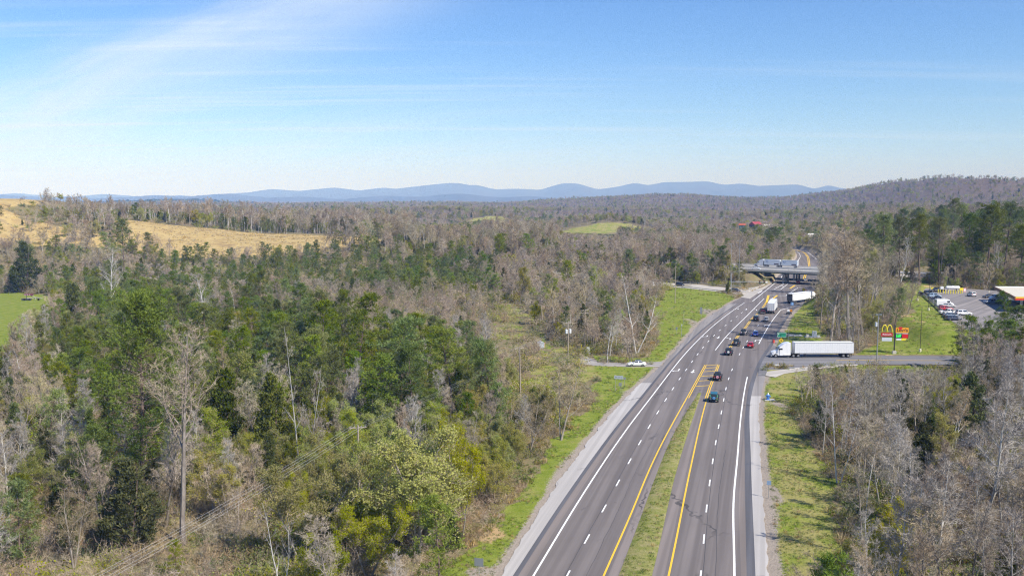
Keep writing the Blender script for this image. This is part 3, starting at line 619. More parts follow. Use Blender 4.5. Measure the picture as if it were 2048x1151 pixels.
def bark_mat(name, a, b, val=0.25):
    t = NT(name); o = t.mapv(t.obj(), (1, 1, 0.35)); n = t.noise(2.2, 5, 0.65, o); r = t.rand()
    c = t.hsv(t.mix(t.ramp(n, 0.3, 0.7), a, b), 0.5, 1.0, t.ramp(r, 0, 1, 1 - val, 1 + val)); return t.fin(c, 0.9, 0.1, bump=n, bstr=0.5, bdist=0.03)
M_BARK = bark_mat('grey_bark', (0.20, 0.17, 0.14), (0.38, 0.335, 0.285))
M_DBARK = bark_mat('dark_grey_bark', (0.14, 0.118, 0.10), (0.27, 0.235, 0.205))
M_PALE = bark_mat('pale_bark', (0.36, 0.335, 0.30), (0.62, 0.60, 0.56))
M_PBARK = bark_mat('pine_bark', (0.12, 0.085, 0.065), (0.22, 0.165, 0.135))
M_TWIG = leaf_mat('bare_twigs', [(0.3, (0.295, 0.222, 0.152)), (0.5, (0.385, 0.304, 0.216)), (0.7, (0.470, 0.388, 0.288))], 0.0, 0.014, 0.25, 0.25, ((0.38, 0.330, 0.190), (0.345, 0.290, 0.232)))
M_PTWIG = leaf_mat('pale_twigs', [(0.3, (0.30, 0.26, 0.225)), (0.7, (0.47, 0.43, 0.38))], 0.0, 0.01, 0.18, 0.2)
M_PINE = leaf_mat('pine_needles', [(0.3, (0.110, 0.150, 0.022)), (0.5, (0.175, 0.222, 0.032)), (0.7, (0.250, 0.285, 0.048))], 0.30, 0.022, 0.26, 0.25, ((0.235, 0.265, 0.038), (0.11, 0.155, 0.036)))
M_CEDAR = leaf_mat('cedar_sprays', [(0.3, (0.060, 0.080, 0.015)), (0.5, (0.100, 0.125, 0.022)), (0.7, (0.160, 0.170, 0.034))], 0.18, 0.022, 0.28)
M_BUD = leaf_mat('spring_leaves', [(0.3, (0.28, 0.315, 0.030)), (0.5, (0.40, 0.415, 0.042)), (0.7, (0.48, 0.455, 0.07))], 0.50, 0.025, 0.2)
M_BRUSH = leaf_mat('brown_brush', [(0.3, (0.22, 0.155, 0.095)), (0.5, (0.32, 0.24, 0.15)), (0.7, (0.42, 0.33, 0.21))], 0.0, 0.02, 0.3, 0.3)
M_GBRUSH = leaf_mat('green_brush', [(0.3, (0.11, 0.155, 0.026)), (0.5, (0.18, 0.22, 0.045)), (0.7, (0.27, 0.285, 0.075))], 0.3, 0.03, 0.25)
M_STRAW = leaf_mat('dry_straw', [(0.3, (0.32, 0.235, 0.10)), (0.7, (0.50, 0.39, 0.18))], 0.2, 0.015, 0.2)
M_BLADE = leaf_mat('grass_blades', [(0.3, (0.085, 0.15, 0.018)), (0.7, (0.19, 0.235, 0.045))], 0.3, 0.02, 0.2)

def bare_tree(seed, h, spread, trunk_frac, nl, bark, twig, leaf=None, forks=1, slim=1.0, r0=None, dens=1.0, lmat_n=0, el=(0.55, 1.05), lean=1.5):
    """leafless hardwood: trunk and limbs in one mesh, branchlets and twigs in the other"""
    g = np.random.default_rng(seed); T, K = Plant(), Plant(); r0 = r0 or h * 0.0125 * slim
    stems = []
    for q in range(forks):
        d = dirv(g.uniform(0, 6.28), lean if forks == 1 else g.uniform(1.2, 1.4)); pth = wander(g, (0, 0, -0.3) if forks == 1 else (g.normal() * .25, g.normal() * .25, -0.3), d, h * (0.99 if q == 0 else g.uniform(0.75, 0.95)), 9, 0.06 if lean < 1.55 else 0.03, 0.03 if lean < 1.55 else 0.08); rr = r0 * (1 if q == 0 else 0.75) * (1 - 0.88 * np.linspace(0, 1, 9) ** 0.9)
        T.tube(pth, rr, 6); stems.append((pth, rr))
    pts, dr, ln = [], [], []
    nl_each = max(4, nl // forks)
    for pth, rr in stems:
        for k in range(nl_each):
            s = trunk_frac + (0.97 - trunk_frac) * ((k + g.uniform(0, 0.8)) / nl_each); p0 = at_s(pth, s); az = k * 2.4 + g.normal() * 0.4
            L = h * spread * (1.05 - 0.75 * (s - trunk_frac) / (1 - trunk_frac)) * g.uniform(0.7, 1.15); e = g.uniform(*el)
            lp = wander(g, p0, dirv(az, e), L, 6, 0.13, 0.07); r1 = max(0.018, np.interp(s, np.linspace(0, 1, 9), rr) * 0.55)
            T.tube(lp, r1 * (1 - 0.85 * np.linspace(0, 1, 6)), 4)
            n2 = int(round((4 + 4 * L / (h * spread)) * dens))
            for j in range(n2):
                s2 = 0.22 + 0.76 * (j + g.uniform(0, 0.9)) / n2; p1 = at_s(lp, s2); dd = lp[min(5, int(s2 * 5) + 1)] - lp[int(s2 * 5)]
                d2 = dd / np.linalg.norm(dd) + g.normal(size=3) * 0.55 + [0, 0, 0.12]; L2 = L * g.uniform(0.25, 0.5) * (1.1 - 0.5 * s2)
                bp = wander(g, p1, d2 / np.linalg.norm(d2), L2, 4, 0.16, 0.05); K.tube(bp, np.array([1, .75, .5, .25]) * max(0.012, r1 * 0.36 * (1 - 0.5 * s2)), 3)
                n3 = int(round(5 * dens))
                for q in range(n3):
                    s3 = 0.15 + 0.8 * (q + g.uniform(0, 1)) / n3; p2 = at_s(bp, s3); d3 = (bp[-1] - bp[0]) / max(L2, .01) + g.normal(size=3) * 0.6 + [0, 0, 0.1]; d3 /= np.linalg.norm(d3)
                    L3 = L2 * g.uniform(0.3, 0.6) + 0.25; m = 5
                    pts.append(p2); dr.append(d3); ln.append(L3)
                    for z in range(m):
                        f = g.uniform(0.2, 1.0); pts.append(p2 + d3 * L3 * f * 0.9); dr.append(d3 + g.normal(size=3) * 0.55 + [0, 0, 0.1]); ln.append(L3 * g.uniform(0.35, 0.75) + 0.15)
    pts, dr, ln = np.array(pts), np.array(dr), np.array(ln)
    K.twigs(pts, dr, ln, np.where(ln > 0.9, 0.017, 0.0125) * g.uniform(0.8, 1.3, len(ln)) * (h / 14) ** 0.35, g)
    out = [T.mesh('trunk', bark), K.mesh('crown', twig)]
    if leaf is not None:
        B = Plant(); m = lmat_n; i = g.integers(0, len(pts), m); p = pts[i] + norm(dr[i]) * (ln[i] * g.uniform(0.2, 1.0, m))[:, None] + g.normal(size=(m, 3)) * 0.12
        B.leaves(p, g.normal(size=(m, 3)) + [0, 0, 0.2], g.uniform(0.08, 0.18, m), g.uniform(0.026, 0.055, m), g); out.append(B.mesh('foliage', leaf))
    return out
def pine_tree(seed, h, w, lo, clumps, needle=M_PINE, flat_top=False, r0=None):
    """loblolly-like pine: whorled limbs that turn up, needle tufts on their outer halves"""
    g = np.random.default_rng(seed); T, K = Plant(), Plant(); r0 = r0 or h * 0.013
    tp = wander(g, (0, 0, -0.3), dirv(g.uniform(0, 6), 1.53), h * 1.01, 10, 0.025, 0.01); T.tube(tp, r0 * (1 - 0.9 * np.linspace(0, 1, 10)), 7)
    nb = int(clumps / 7); C0, C1 = [], []
    for k in range(nb):
        f = (k + g.uniform(0, 1)) / nb; s = lo + (0.985 - lo) * f ** 0.85; az = k * 2.399 + g.normal() * 0.35
        shape = (0.35 + 0.65 * math.sin(math.pi * min(1, 0.22 + f * 0.78)) ** 0.8) if not flat_top else (0.45 + 0.55 * f ** 0.6)
        L = w * shape * g.uniform(0.6, 1.2) * (0.30 if f > 0.95 else 1); e = -0.15 + 0.95 * f + g.normal() * 0.15
        if flat_top: e = 0.1 + g.normal() * 0.12
        bp = wander(g, at_s(tp, s), dirv(az, e), max(L, 0.5), 5, 0.09, 0.07); T.tube(bp, np.linspace(1, 0.2, 5) * max(0.018, r0 * 0.26 * (1 - 0.6 * f)), 3)
        for q in range(g.integers(5, 10)):
            s2 = g.uniform(0.35, 1.03); c = at_s(bp, min(s2, 1.0)) + g.normal(size=3) * [0.42, 0.42, 0.22] * (0.4 + 0.14 * L); C0.append(c); C1.append(bp[-1] - bp[0] + [0, 0, 0.5 * L + .4])
    C0, C1 = np.array(C0), norm(np.array(C1)); m = 19
    c = np.repeat(C0, m, 0); d = np.repeat(C1, m, 0) * 0.45 + norm(g.normal(size=(len(c), 3))) * 0.9 + [0, 0, 0.25]
    sz = (0.75 + 0.022 * h)
    K.leaves(c + g.normal(size=c.shape) * 0.13 * sz, d, g.uniform(0.28, 0.52, len(c)) * sz, g.uniform(0.022, 0.05, len(c)) * sz, g)
    return [T.mesh('trunk', M_PBARK), K.mesh('crown', needle)]
def cedar_tree(seed, h, w, n, needle=M_CEDAR, round_=0.0):
    """red cedar: dense pointed to egg-shaped crown almost to the ground, broken into upswept tongues"""
    g = np.random.default_rng(seed); T, K = Plant(), Plant()
    tp = wander(g, (0, 0, -0.3), dirv(0, 1.55), h * 0.93, 7, 0.03, 0.01); T.tube(tp, h * 0.014 * (1 - 0.9 * np.linspace(0, 1, 7)), 6)
    nt = max(14, int(n / 26)); cs = []; ds = []
    for k in range(nt):
        f = ((k + g.uniform(0, 1)) / nt) ** 1.25; z = h * (0.07 + 0.86 * f); az = k * 2.399 + g.normal() * 0.5
        env = w * ((1 - f) ** (0.62 - 0.2 * round_)) * (0.55 + 0.45 * min(1, (f + 0.06) * 6)) * g.uniform(0.72, 1.18)
        bp = wander(g, (tp[0][0], tp[0][1], z), dirv(az, 0.35 + 0.6 * f), max(env, 0.35), 4, 0.1, 0.16); T.tube(bp, np.linspace(1, .3, 4) * 0.022 * (h / 8), 3)
        m = int(n / nt * (0.45 + 1.1 * (1 - f))) + 5; s = g.uniform(0.12, 1.05, m) ** 0.75; q = np.stack([np.interp(s, np.linspace(0, 1, 4), bp[:, i]) for i in range(3)], -1)
        cs.append(q + g.normal(size=q.shape) * (0.13 + 0.17 * env * (1.05 - s))[:, None] * [1, 1, 1.25]); ds.append(np.repeat((bp[-1] - bp[0])[None] / max(env, .3) * 0.7 + [[0, 0, 0.55]], m, 0))
    cs, ds = np.concatenate(cs), np.concatenate(ds); m = 8; c = np.repeat(cs, m, 0); d = np.repeat(ds, m, 0) + norm(g.normal(size=(len(c), 3))) * 0.75; sz = 0.55 + 0.06 * h
    K.leaves(c + g.normal(size=c.shape) * 0.10 * sz, d, g.uniform(0.22, 0.46, len(c)) * sz, g.uniform(0.03, 0.065, len(c)) * sz, g)
    return [T.mesh('trunk', M_PBARK), K.mesh('crown', needle)]
def brush(seed, h, w, n, twig, leaf=None, nleaf=0):
    """tangled shrub: many stems from the ground with fine twigs"""
    g = np.random.default_rng(seed); K = Plant(); pts, dr, ln = [], [], []
    for k in range(n):
        a = g.uniform(0, 6.28); b = wander(g, np.array([math.cos(a), math.sin(a), 0]) * w * g.uniform(0, 0.6), dirv(a, g.uniform(0.5, 1.45)), h * g.uniform(0.5, 1.1), 4, 0.22, 0.0)
        K.tube(b, np.array([1, .8, .55, .25]) * 0.016, 3)
        for z in range(13):
            s = g.uniform(0.1, 1); d = dirv(g.uniform(0, 6.28), g.uniform(-0.2, 1.3)); pts.append(at_s(b, s)); dr.append(d); ln.append(h * g.uniform(0.15, 0.42))
    pts, dr, ln = np.array(pts), np.array(dr), np.array(ln); K.twigs(pts, dr, ln, np.full(len(ln), 0.015) * g.uniform(0.7, 1.5, len(ln)), g, 0.4); o = [K.mesh('crown', twig)]
    if leaf:
        B = Plant(); i = g.integers(0, len(pts), nleaf); p = pts[i] + norm(dr[i]) * (ln[i] * g.uniform(0.1, 1.1, nleaf))[:, None] + g.normal(size=(nleaf, 3)) * 0.08
        B.leaves(p, g.normal(size=(nleaf, 3)) + [0, 0, .3], g.uniform(0.10, 0.24, nleaf), g.uniform(0.04, 0.08, nleaf), g); o.append(B.mesh('foliage', leaf))
    return o
def tuft(seed, h, n, mat):
    g = np.random.default_rng(seed); K = Plant(); p = np.c_[g.normal(size=(n, 2)) * h * 0.55, np.zeros(n)]; d = np.c_[g.normal(size=(n, 2)) * 0.45, np.ones(n)]
    K.leaves(p, d, g.uniform(0.6, 1.2, n) * h, g.uniform(0.02, 0.045, n) * h * 1.6, g); return [K.mesh('blades', mat)]

# kinds: list of (meshes, height, words that are true of that variant)
V = {}
V['bare_tree'] = [(bare_tree(11, 14, 0.30, 0.34, 20, M_BARK, M_TWIG), 14, 'spreading'), (bare_tree(12, 15, 0.22, 0.40, 18, M_BARK, M_TWIG), 15, 'tall narrow'),
                  (bare_tree(13, 11, 0.36, 0.25, 18, M_BARK, M_TWIG, forks=2), 11, 'twin-stemmed'), (bare_tree(14, 9, 0.34, 0.18, 18, M_BARK, M_TWIG, forks=3, dens=1.1), 9, 'low multi-stemmed'),
                  (bare_tree(15, 13, 0.26, 0.3, 18, M_PALE, M_PTWIG, r0=0.14), 13, 'pale-barked'), (bare_tree(16, 16, 0.16, 0.52, 16, M_PALE, M_TWIG, r0=0.13), 16, 'slender pole-like')]
V['sycamore_tree'] = [(bare_tree(21, 22, 0.30, 0.3, 20, M_PALE, M_PTWIG, r0=0.30, dens=0.72), 22, 'big white-limbed'), (bare_tree(22, 20, 0.20, 0.3, 16, M_PALE, M_PTWIG, forks=2, r0=0.22, dens=0.62), 20, 'white forked'), (bare_tree(23, 26, 0.30, 0.44, 22, M_DBARK, M_TWIG, r0=0.34, dens=0.85, el=(0.7, 1.2), lean=1.565), 26, 'towering pale-branched')]
V['pine_tree'] = [(pine_tree(31, 16, 3.4, 0.28, 360), 16, 'bushy'), (pine_tree(32, 20, 3.6, 0.45, 380), 20, 'tall'), (pine_tree(33, 12, 2.7, 0.14, 300), 12, 'young full'), (pine_tree(34, 8, 1.9, 0.08, 200), 8, 'small young'), (pine_tree(35, 22, 4.2, 0.5, 460), 22, 'broad high-crowned'), (pine_tree(36, 28, 6.6, 0.24, 1150), 28, 'huge dense')]
V['cedar_tree'] = [(cedar_tree(41, 9, 2.2, 560), 9, 'pointed'), (cedar_tree(42, 11, 3.2, 760, round_=1), 11, 'rounded'), (cedar_tree(43, 6, 1.5, 380), 6, 'small conical'), (cedar_tree(44, 13, 3.4, 860), 13, 'tall')]
V['budding_tree'] = [(bare_tree(51, 10, 0.38, 0.22, 18, M_BARK, M_TWIG, M_BUD, lmat_n=17000, forks=2), 10, 'spreading'), (bare_tree(52, 8, 0.40, 0.15, 18, M_BARK, M_TWIG, M_BUD, lmat_n=17000, forks=3), 8, 'bushy'), (bare_tree(53, 13, 0.28, 0.3, 18, M_BARK, M_TWIG, M_BUD, lmat_n=12000), 13, 'tall thin')]
BR = [brush(61, 2.6, 1.7, 22, M_BRUSH), brush(62, 1.8, 1.5, 20, M_BRUSH), brush(63, 3.4, 1.8, 24, M_TWIG), brush(64, 1.7, 1.5, 16, M_BRUSH, M_GBRUSH, 620), brush(65, 2.4, 1.6, 18, M_TWIG, M_BUD, 520), brush(66, 1.2, 1.4, 12, M_BRUSH, M_GBRUSH, 700)]
TU = [tuft(71, 0.42, 26, M_STRAW), tuft(72, 0.26, 30, M_BLADE), tuft(73, 0.34, 26, M_BLADE)]
KIND_NAME = {'bare_tree': 'bare tree', 'sycamore_tree': 'bare tree', 'pine_tree': 'pine', 'cedar_tree': 'dark cedar', 'budding_tree': 'yellow-green budding tree'}
PART = {'trunk': 'trunk', 'crown': 'crown', 'foliage': 'foliage'}
FIRST = {}
def plant(kind, vi, x, y, height, rz, label, group=None, wide=1.0, z=None):
    meshes, h0, _ = V[kind][vi]; s = height / h0
    o = thing(kind, label, 'tree', (x, y, gz(x, y) if z is None else z), rz, group); o.scale = (s * wide, s * wide, s)
    for me in meshes:
        c = link(me.name.split('.')[0], me, o)
    FIRST.setdefault((kind, vi), [c for c in C.objects if c.parent == o] if (kind, vi) not in FIRST else None)
    return o

# -- scatter of the wood ---------------------------------------------------
def jitter_grid(x0, x1, y0, y1, step, seed):
    g = np.random.default_rng(seed); x, y = np.meshgrid(np.arange(x0, x1, step), np.arange(y0, y1, step)); x = x.ravel() + g.uniform(-.48, .48, x.size) * step; y = y.ravel() + g.uniform(-.48, .48, y.size) * step
    return x, y
def in_frame(x, y, top=0, pad=480):
    z = hgt(x, y); px, py, d = project(x, y, z); _, pt, _ = project(x, y, z + 16); return (px > -pad) & (px < 2048 + pad) & (pt < 1300) & (d > 20), px, py, z
def keep_clear(x, y, grow=0.0):
    """True where no tree may stand: paving, open grass, embankments, car park"""
    gap = np.where(y < 790, road_gap(x, np.minimum(y, 790)), 60); g, go = open_masks(x, y)
    bad = (gap < 3.5 + grow) | g | (go & ~(inside(x, y, GOLD2) & (x > -328) & (vnoise(x / 1.3, y / 1.3, 5) < 0.30))) | inside(x, y, LOT) | (((y - (236 - 0.03 * (x - 90))) ** 2 < 9.5 ** 2) & (x > 55))
    if grow == 0: lft = x < xLW(np.minimum(y, 400)); g3, _ = open_masks(np.where(lft, x + 3.2, x - 2.8), y); bad |= g3 & (y < 420)
    e = interstate_dist(x, y); bad |= (e > -20.0) & (e < 16) & (x > -420) & (x < 470)
    rm = np.array([(p.x, p.y) for p in (P(1100, 550, 5), P(1250, 560, 2.5), P(1350, 570, .8), P(1446, 580), P(1500, 585))])
    for a, b in zip(rm, rm[1:]):
        ab = b - a; tt = np.clip(((x - a[0]) * ab[0] + (y - a[1]) * ab[1]) / (ab @ ab), 0, 1); bad |= np.hypot(x - a[0] - tt * ab[0], y - a[1] - tt * ab[1]) < 9
    bad |= (np.abs(y - 372) < 13) & (x > 104) & (x < 170)
    return bad
def poly_px(px, py, pts): return inside(px, py, pts)
# how the kinds mix, read off the photograph region by region (pixel outlines of where the trunks stand)
ZONES = [
    ([(0, 470), (1050, 430), (1050, 500), (500, 520), (0, 540)], dict(bare=.68, pine=.16, cedar=.06, bud=.10)),
    ([(330, 500), (760, 490), (1000, 540), (985, 600), (700, 590), (330, 560)], dict(bare=.22, pine=.58, cedar=.14, bud=.06)),
    ([(560, 590), (1010, 600), (1000, 710), (760, 720), (640, 660)], dict(bare=.94, pine=.02, cedar=.02, bud=.02)),
    ([(90, 560), (560, 570), (700, 660), (1000, 780), (1010, 880), (700, 910), (420, 960), (150, 1090), (130, 800)], dict(bare=.24, pine=.46, cedar=.20, bud=.10)),
    ([(420, 900), (720, 900), (1010, 880), (1060, 930), (980, 1060), (900, 1230), (430, 1230)], dict(bare=.26, pine=.01, cedar=.05, bud=.68)),
    ([(-80, 680), (150, 680), (160, 1230), (-80, 1230)], dict(bare=.52, pine=.12, cedar=.10, bud=.26)),
    ([(1000, 740), (1250, 760), (1060, 960), (960, 940)], dict(bare=.52, pine=.03, cedar=.05, bud=.40)),
    ([(1000, 470), (1400, 450), (1350, 640), (1300, 700), (1060, 640)], dict(bare=.76, pine=.03, cedar=.05, bud=.16)),
    ([(1560, 745), (2150, 745), (2150, 1250), (1560, 1250)], dict(bare=.84, pine=.0, cedar=.08, bud=.08)),
    ([(1730, 470), (2150, 460), (2150, 580), (1730, 570)], dict(bare=.76, pine=.15, cedar=.05, bud=.04)),
    ([(1880, 650), (2150, 650), (2150, 745), (1900, 745)], dict(bare=.40, pine=.52, cedar=.08, bud=.0)),
    ([(1540, 560), (1800, 560), (1770, 720), (1600, 720)], dict(bare=.96, pine=.0, cedar=.01, bud=.03)),
]
def pick_kind(x, y, px, py, g):
    names = ['bare', 'pine', 'cedar', 'bud']; n = len(x); pr = np.tile(np.array([.74, .06, .06, .14]), (n, 1)); done = np.zeros(n, bool)
    for pts, d in ZONES:
        m = inside(px, py, pts) & ~done; pr[m] = [d[k] for k in names]; done |= m
    cl = fbm(x / 32, y / 32, 55, 3); cl2 = fbm(x / 45, y / 45, 66, 3)
    pr[:, 1] *= np.where(y < 480, np.clip((cl - 0.30) * 7, 0.15, 2.2), np.clip((cl - 0.36) * 7, 0.05, 2.4)); pr[:, 2] *= np.clip((cl2 - 0.38) * 7, 0.1, 2.2)
    far = y > 750; evergreen = np.clip((fbm(x / 110, y / 110, 88, 3) - 0.46) * 6, 0, 1); ev = evergreen[far] * np.where(y[far] > 1500, 0.35, 1.0); pr[far, 1] = 0.02 + 0.22 * ev; pr[far, 2] = 0.02 + 0.16 * ev
    pr[far, 3] += 0.34 * np.clip((fbm(x[far] / 140, y[far] / 140, 99, 3) - 0.5) * 6, 0, 1)
    yp = inside(px, py, ZONES[1][0]); pr[yp, 1] = np.maximum(pr[yp, 1], 0.45)
    pr /= pr.sum(1, keepdims=True); u = g.uniform(size=n); c = np.cumsum(pr, 1); return (u[:, None] > c).sum(1).clip(0, 3)
NAMES = ['bare_tree', 'pine_tree', 'cedar_tree', 'budding_tree']
HEROES = []     # filled below: ground circles kept free for the trees placed one by one
def hero(kind, vi, base, top, rz=0.0, wide=1.0, label='', z0=0.0, r=2.2):
    p = PG(*base, z0) if z0 == 0 else P(*base, z0); h = up_at(top, p) - gz(p.x, p.y)
    HEROES.append((p.x, p.y, r)); return plant(kind, vi, p.x, p.y, max(h, 2.0), rz, label, None, wide)
hero('pine_tree', 5, (285, 1020), 595, 0.4, 1.0, 'huge dark pine with bent limbs, behind the thick grey trunk', r=4)
hero('cedar_tree', 1, (262, 1105), 915, 1.0, 1.5, 'broad dark cedar at the foot of the huge pine', r=4)
hero('sycamore_tree', 2, (366, 1088), 655, 2.0, 1.1, 'towering bare tree with thick straight grey trunk beside the huge pine', r=4)
hero('cedar_tree', 3, (545, 935), 742, 0.6, 1.25, 'dark olive evergreen behind leaning grey trunks, near the power line', r=3)
hero('cedar_tree', 1, (455, 905), 735, 2.6, 1.1, 'dark rounded evergreen between towering bare tree and olive evergreen', r=3)
hero('sycamore_tree', 1, (604, 960), 640, 1.0, 0.55, 'tall thin white tree rising beside the tallest dark pines', r=2)
hero('budding_tree', 0, (610, 1125), 890, 0.3, 1.15, 'large yellow-green budding tree crossed by the power wires', r=4)
hero('cedar_tree', 0, (652, 1118), 978, 2.0, 1.15, 'bright green pointed cedar inside the large budding tree', r=2)
hero('sycamore_tree', 1, (560, 1215), 985, 2.2, 0.8, 'white forked sapling in the brush under the power wires', r=2)
hero('sycamore_tree', 0, (820, 960), 800, 0.6, 0.9, 'white spreading tree above the budding thicket', r=3)
hero('budding_tree', 1, (830, 1120), 845, 0.9, 1.2, 'largest yellow-green budding tree beside the lower verge', r=5)
hero('budding_tree', 0, (915, 1080), 850, 2.2, 0.9, 'yellow-green budding tree leaning to the orange clay bank', r=3)
hero('cedar_tree', 2, (905, 1105), 1030, 0, 1.3, 'small dark cedar beside the orange clay bank', r=1.5)
hero('pine_tree', 0, (800, 850), 640, 1.0, 1.35, 'dark bushy pine in the middle of the pine clump', r=3)
hero('pine_tree', 0, (905, 835), 655, 3.0, 1.2, 'bushy pine on the east side of the pine clump', r=3)
hero('pine_tree', 2, (985, 850), 680, 0.3, 1.0, 'slimmer pine at the clump edge facing the meadow strip', r=2.5)
hero('pine_tree', 0, (715, 800), 590, 0.3, 1.1, 'bright green pine rising over the pine clump', r=3)
hero('pine_tree', 0, (640, 790), 600, 5.3, 1.1, 'bright green pine next to the tall thin white tree', r=3)
hero('pine_tree', 4, (250, 560), 440, 1.0, 1.0, 'lone flat-topped pine standing against the golden field', r=4)
hero('cedar_tree', 1, (52, 585), 482, 1.0, 1.35, 'wide dark conifer at the back of the small green field', r=5)
hero('cedar_tree', 1, (150, 660), 566, 2.5, 1.2, 'round dark evergreen in front of the farm implement', r=4)
hero('sycamore_tree', 0, (215, 640), 490, 1.0, 0.9, 'tangled white tree left of the flat-topped pine', r=3)
hero('sycamore_tree', 0, (405, 690), 545, 3.1, 1.35, 'wide fan-shaped white tree among the evergreens', r=4)
hero('sycamore_tree', 0, (400, 850), 655, 5.0, 1.0, 'white-branched tree in front of the dark pines', r=3)
hero('sycamore_tree', 1, (1272, 705), 540, 1.0, 1.05, 'white multi-stemmed tree by the driveway entrance', r=3)
hero('sycamore_tree', 0, (1285, 470), 425, 2.0, 1.1, 'small pale dead tree in the far brown wood', r=3)
hero('bare_tree', 2, (1118, 880), 700, 0.4, 1.0, 'dark grey forked tree beside the verge below the two road signs', r=2.5)
hero('bare_tree', 3, (1060, 905), 790, 0.4, 1.1, 'thin multi-stemmed tree at the verge next to dry grass', r=2)
for i, (bx_, by_, tp_, vi, wd, lb) in enumerate([
    (1660, 690, 480, 0, 1.1, 'dark branching tree rising behind the exiting trailer'), (1700, 690, 442, 1, 1.2, 'tallest grey tree behind the roadside signs'),
    (1725, 680, 455, 1, 1.1, 'tall grey tree left of the metal light pole'), (1640, 660, 500, 0, 0.9, 'grey tree leaning over the turning trailer'),
    (1680, 655, 470, 4, 1.0, 'pale tree within the tall grey grove'), (1745, 655, 500, 1, 1.0, 'grey tree at the lawn edge behind the red and yellow sign')]):
    hero('bare_tree', vi, (bx_, by_), tp_, i * 1.3, wd, lb, r=2.0)
hero('sycamore_tree', 0, (1800, 575), 470, 0.5, 0.9, 'bleached white dead tree in front of the tall pines', r=3, z0=4)
hero('sycamore_tree', 2, (1880, 570), 455, 0.5, 0.5, 'very thin white trunk standing among the hillside pines', r=2, z0=5)
hero('sycamore_tree', 0, (1995, 575), 480, 2.5, 0.9, 'pale spreading tree below the biggest hillside pines', r=3, z0=5)
for i, (bx_, by_, tp_, vi, wd, lb) in enumerate([
    (1765, 560, 432, 4, 1.0, 'leftmost dark pine of the hillside row'), (1800, 552, 437, 4, 0.9, 'dark pine of the hillside row over the bleached tree'), (1840, 555, 432, 4, 1.0, 'dark pine of the hillside row behind the fuel sign lawn'),
    (1878, 555, 436, 1, 1.2, 'narrow dark pine of the hillside row'), (1972, 555, 412, 4, 1.25, 'largest dark pine on the hillside beyond the car park'), (2005, 550, 408, 4, 1.2, 'tallest dark pine on the hillside beyond the car park'), (2040, 555, 450, 1, 1.2, 'dark pine at the far right end of the hillside row')]):
    hero('pine_tree', vi, (bx_, by_), tp_, i * 0.9, wd, lb, r=4, z0=8)
for i, (bx_, by_, tp_, vi, wd, lb) in enumerate([
    (2015, 735, 612, 0, 1.55, 'tall ragged pine hiding part of the car park'), (1950, 745, 635, 0, 1.55, 'dark pine in front of the parked vehicles'), (1985, 755, 640, 2, 1.6, 'full dark pine under the ragged pine'),
    (1925, 742, 672, 2, 1.6, 'low dark pine at the corner of the lawn'), (2045, 760, 650, 0, 1.55, 'dark pine at the right edge above the side road')]):
    hero('pine_tree', vi, (bx_, by_), tp_, i * 1.7, wd, lb, r=2.5)
hero('cedar_tree', 3, (1935, 905), 742, 0.2, 1.45, 'big dark cedar on the red clay patch', r=4)
hero('cedar_tree', 1, (1640, 880), 800, 1.2, 1.1, 'low dark cedar at the grass edge throwing a long shadow', r=2.5)
hero('cedar_tree', 1, (1845, 985), 868, 2.2, 1.3, 'dark green thicket cedar amid grey trunks', r=3)
hero('sycamore_tree', 1, (1676, 965), 765, 0.2, 0.75, 'slim white tree nearest the grass strip', r=2)
hero('bare_tree', 4, (1775, 1030), 850, 1.2, 1.0, 'white-trunked tree with fine grey branches at the strip bend', r=2.5)
hero('bare_tree', 4, (1645, 910), 760, 2.2, 0.8, 'thin pale tree behind the low dark cedar', r=1.5)
hero('budding_tree', 2, (1890, 990), 830, 0.2, 1.1, 'greening tree in front of the big dark cedar', r=3)
hero('budding_tree', 0, (1770, 1190), 1010, 1.2, 1.15, 'olive budding tree at the lower end of the grass strip', r=3)
hero('bare_tree', 4, (1945, 1180), 1000, 0.2, 1.2, 'white branching tree low in the right-hand wood', r=3)

# far houses: (label, x, y, width, depth, height, roof, wall, turn); ground kept free round them and towards the road
HOUSES = [('red-roofed dark house on the distant wooded rise', 300, 1110, 13, 10, 4.6, (0.32, 0.035, 0.045), (0.05, 0.06, 0.11), 0.55),
          ('orange-red barn left of the red-roofed house', 286, 1120, 7, 6, 4.6, (0.40, 0.09, 0.03), (0.10, 0.22, 0.18), -.4, 2),
          ('white low trailer home right of the red-roofed house', 320, 1125, 16, 5, 3.0, (0.72, 0.70, 0.62), (0.70, 0.69, 0.64), 0.1),
          ('white house hidden in grey trees above the road bend', 268, 800, 10, 7, 4.2, (0.16, 0.17, 0.19), (0.55, 0.56, 0.58), 0.15)]
for q in HOUSES:
    for k_ in range(0, 7 if q[0][0] != 'w' else 1): HEROES.append((q[1] * (1 - .013 * k_), q[2] * (1 - .013 * k_), 13 - k_))
za, zb_ = np.array([-47., 46.]), np.array(P(719, 1022)[:2])
for k_ in np.linspace(0.25, 0.92, 9): HEROES.append((*(za + (zb_ - za) * k_), 5.0))
g = np.random.default_rng(101)
XS, YS = [], []
for (x0, x1, y0, y1, st, sd) in [(-210, 240, 62, 230, 4.6, 1), (-420, 450, 230, 480, 5.4, 2), (-760, 800, 480, 900, 7.0, 3), (-1520, 1560, 900, 1800, 10.5, 4), (-3000, 3100, 1800, 3550, 16.5, 5)]:
    x, y = jitter_grid(x0, x1, y0, y1, st, sd); XS.append(x); YS.append(y)
x, y = jitter_grid(170, 460, 400, 560, 4.2, 19); e_ = interstate_dist(x, y); m = (e_ > -34) & (e_ < -20.5); XS.append(x[m]); YS.append(y[m])
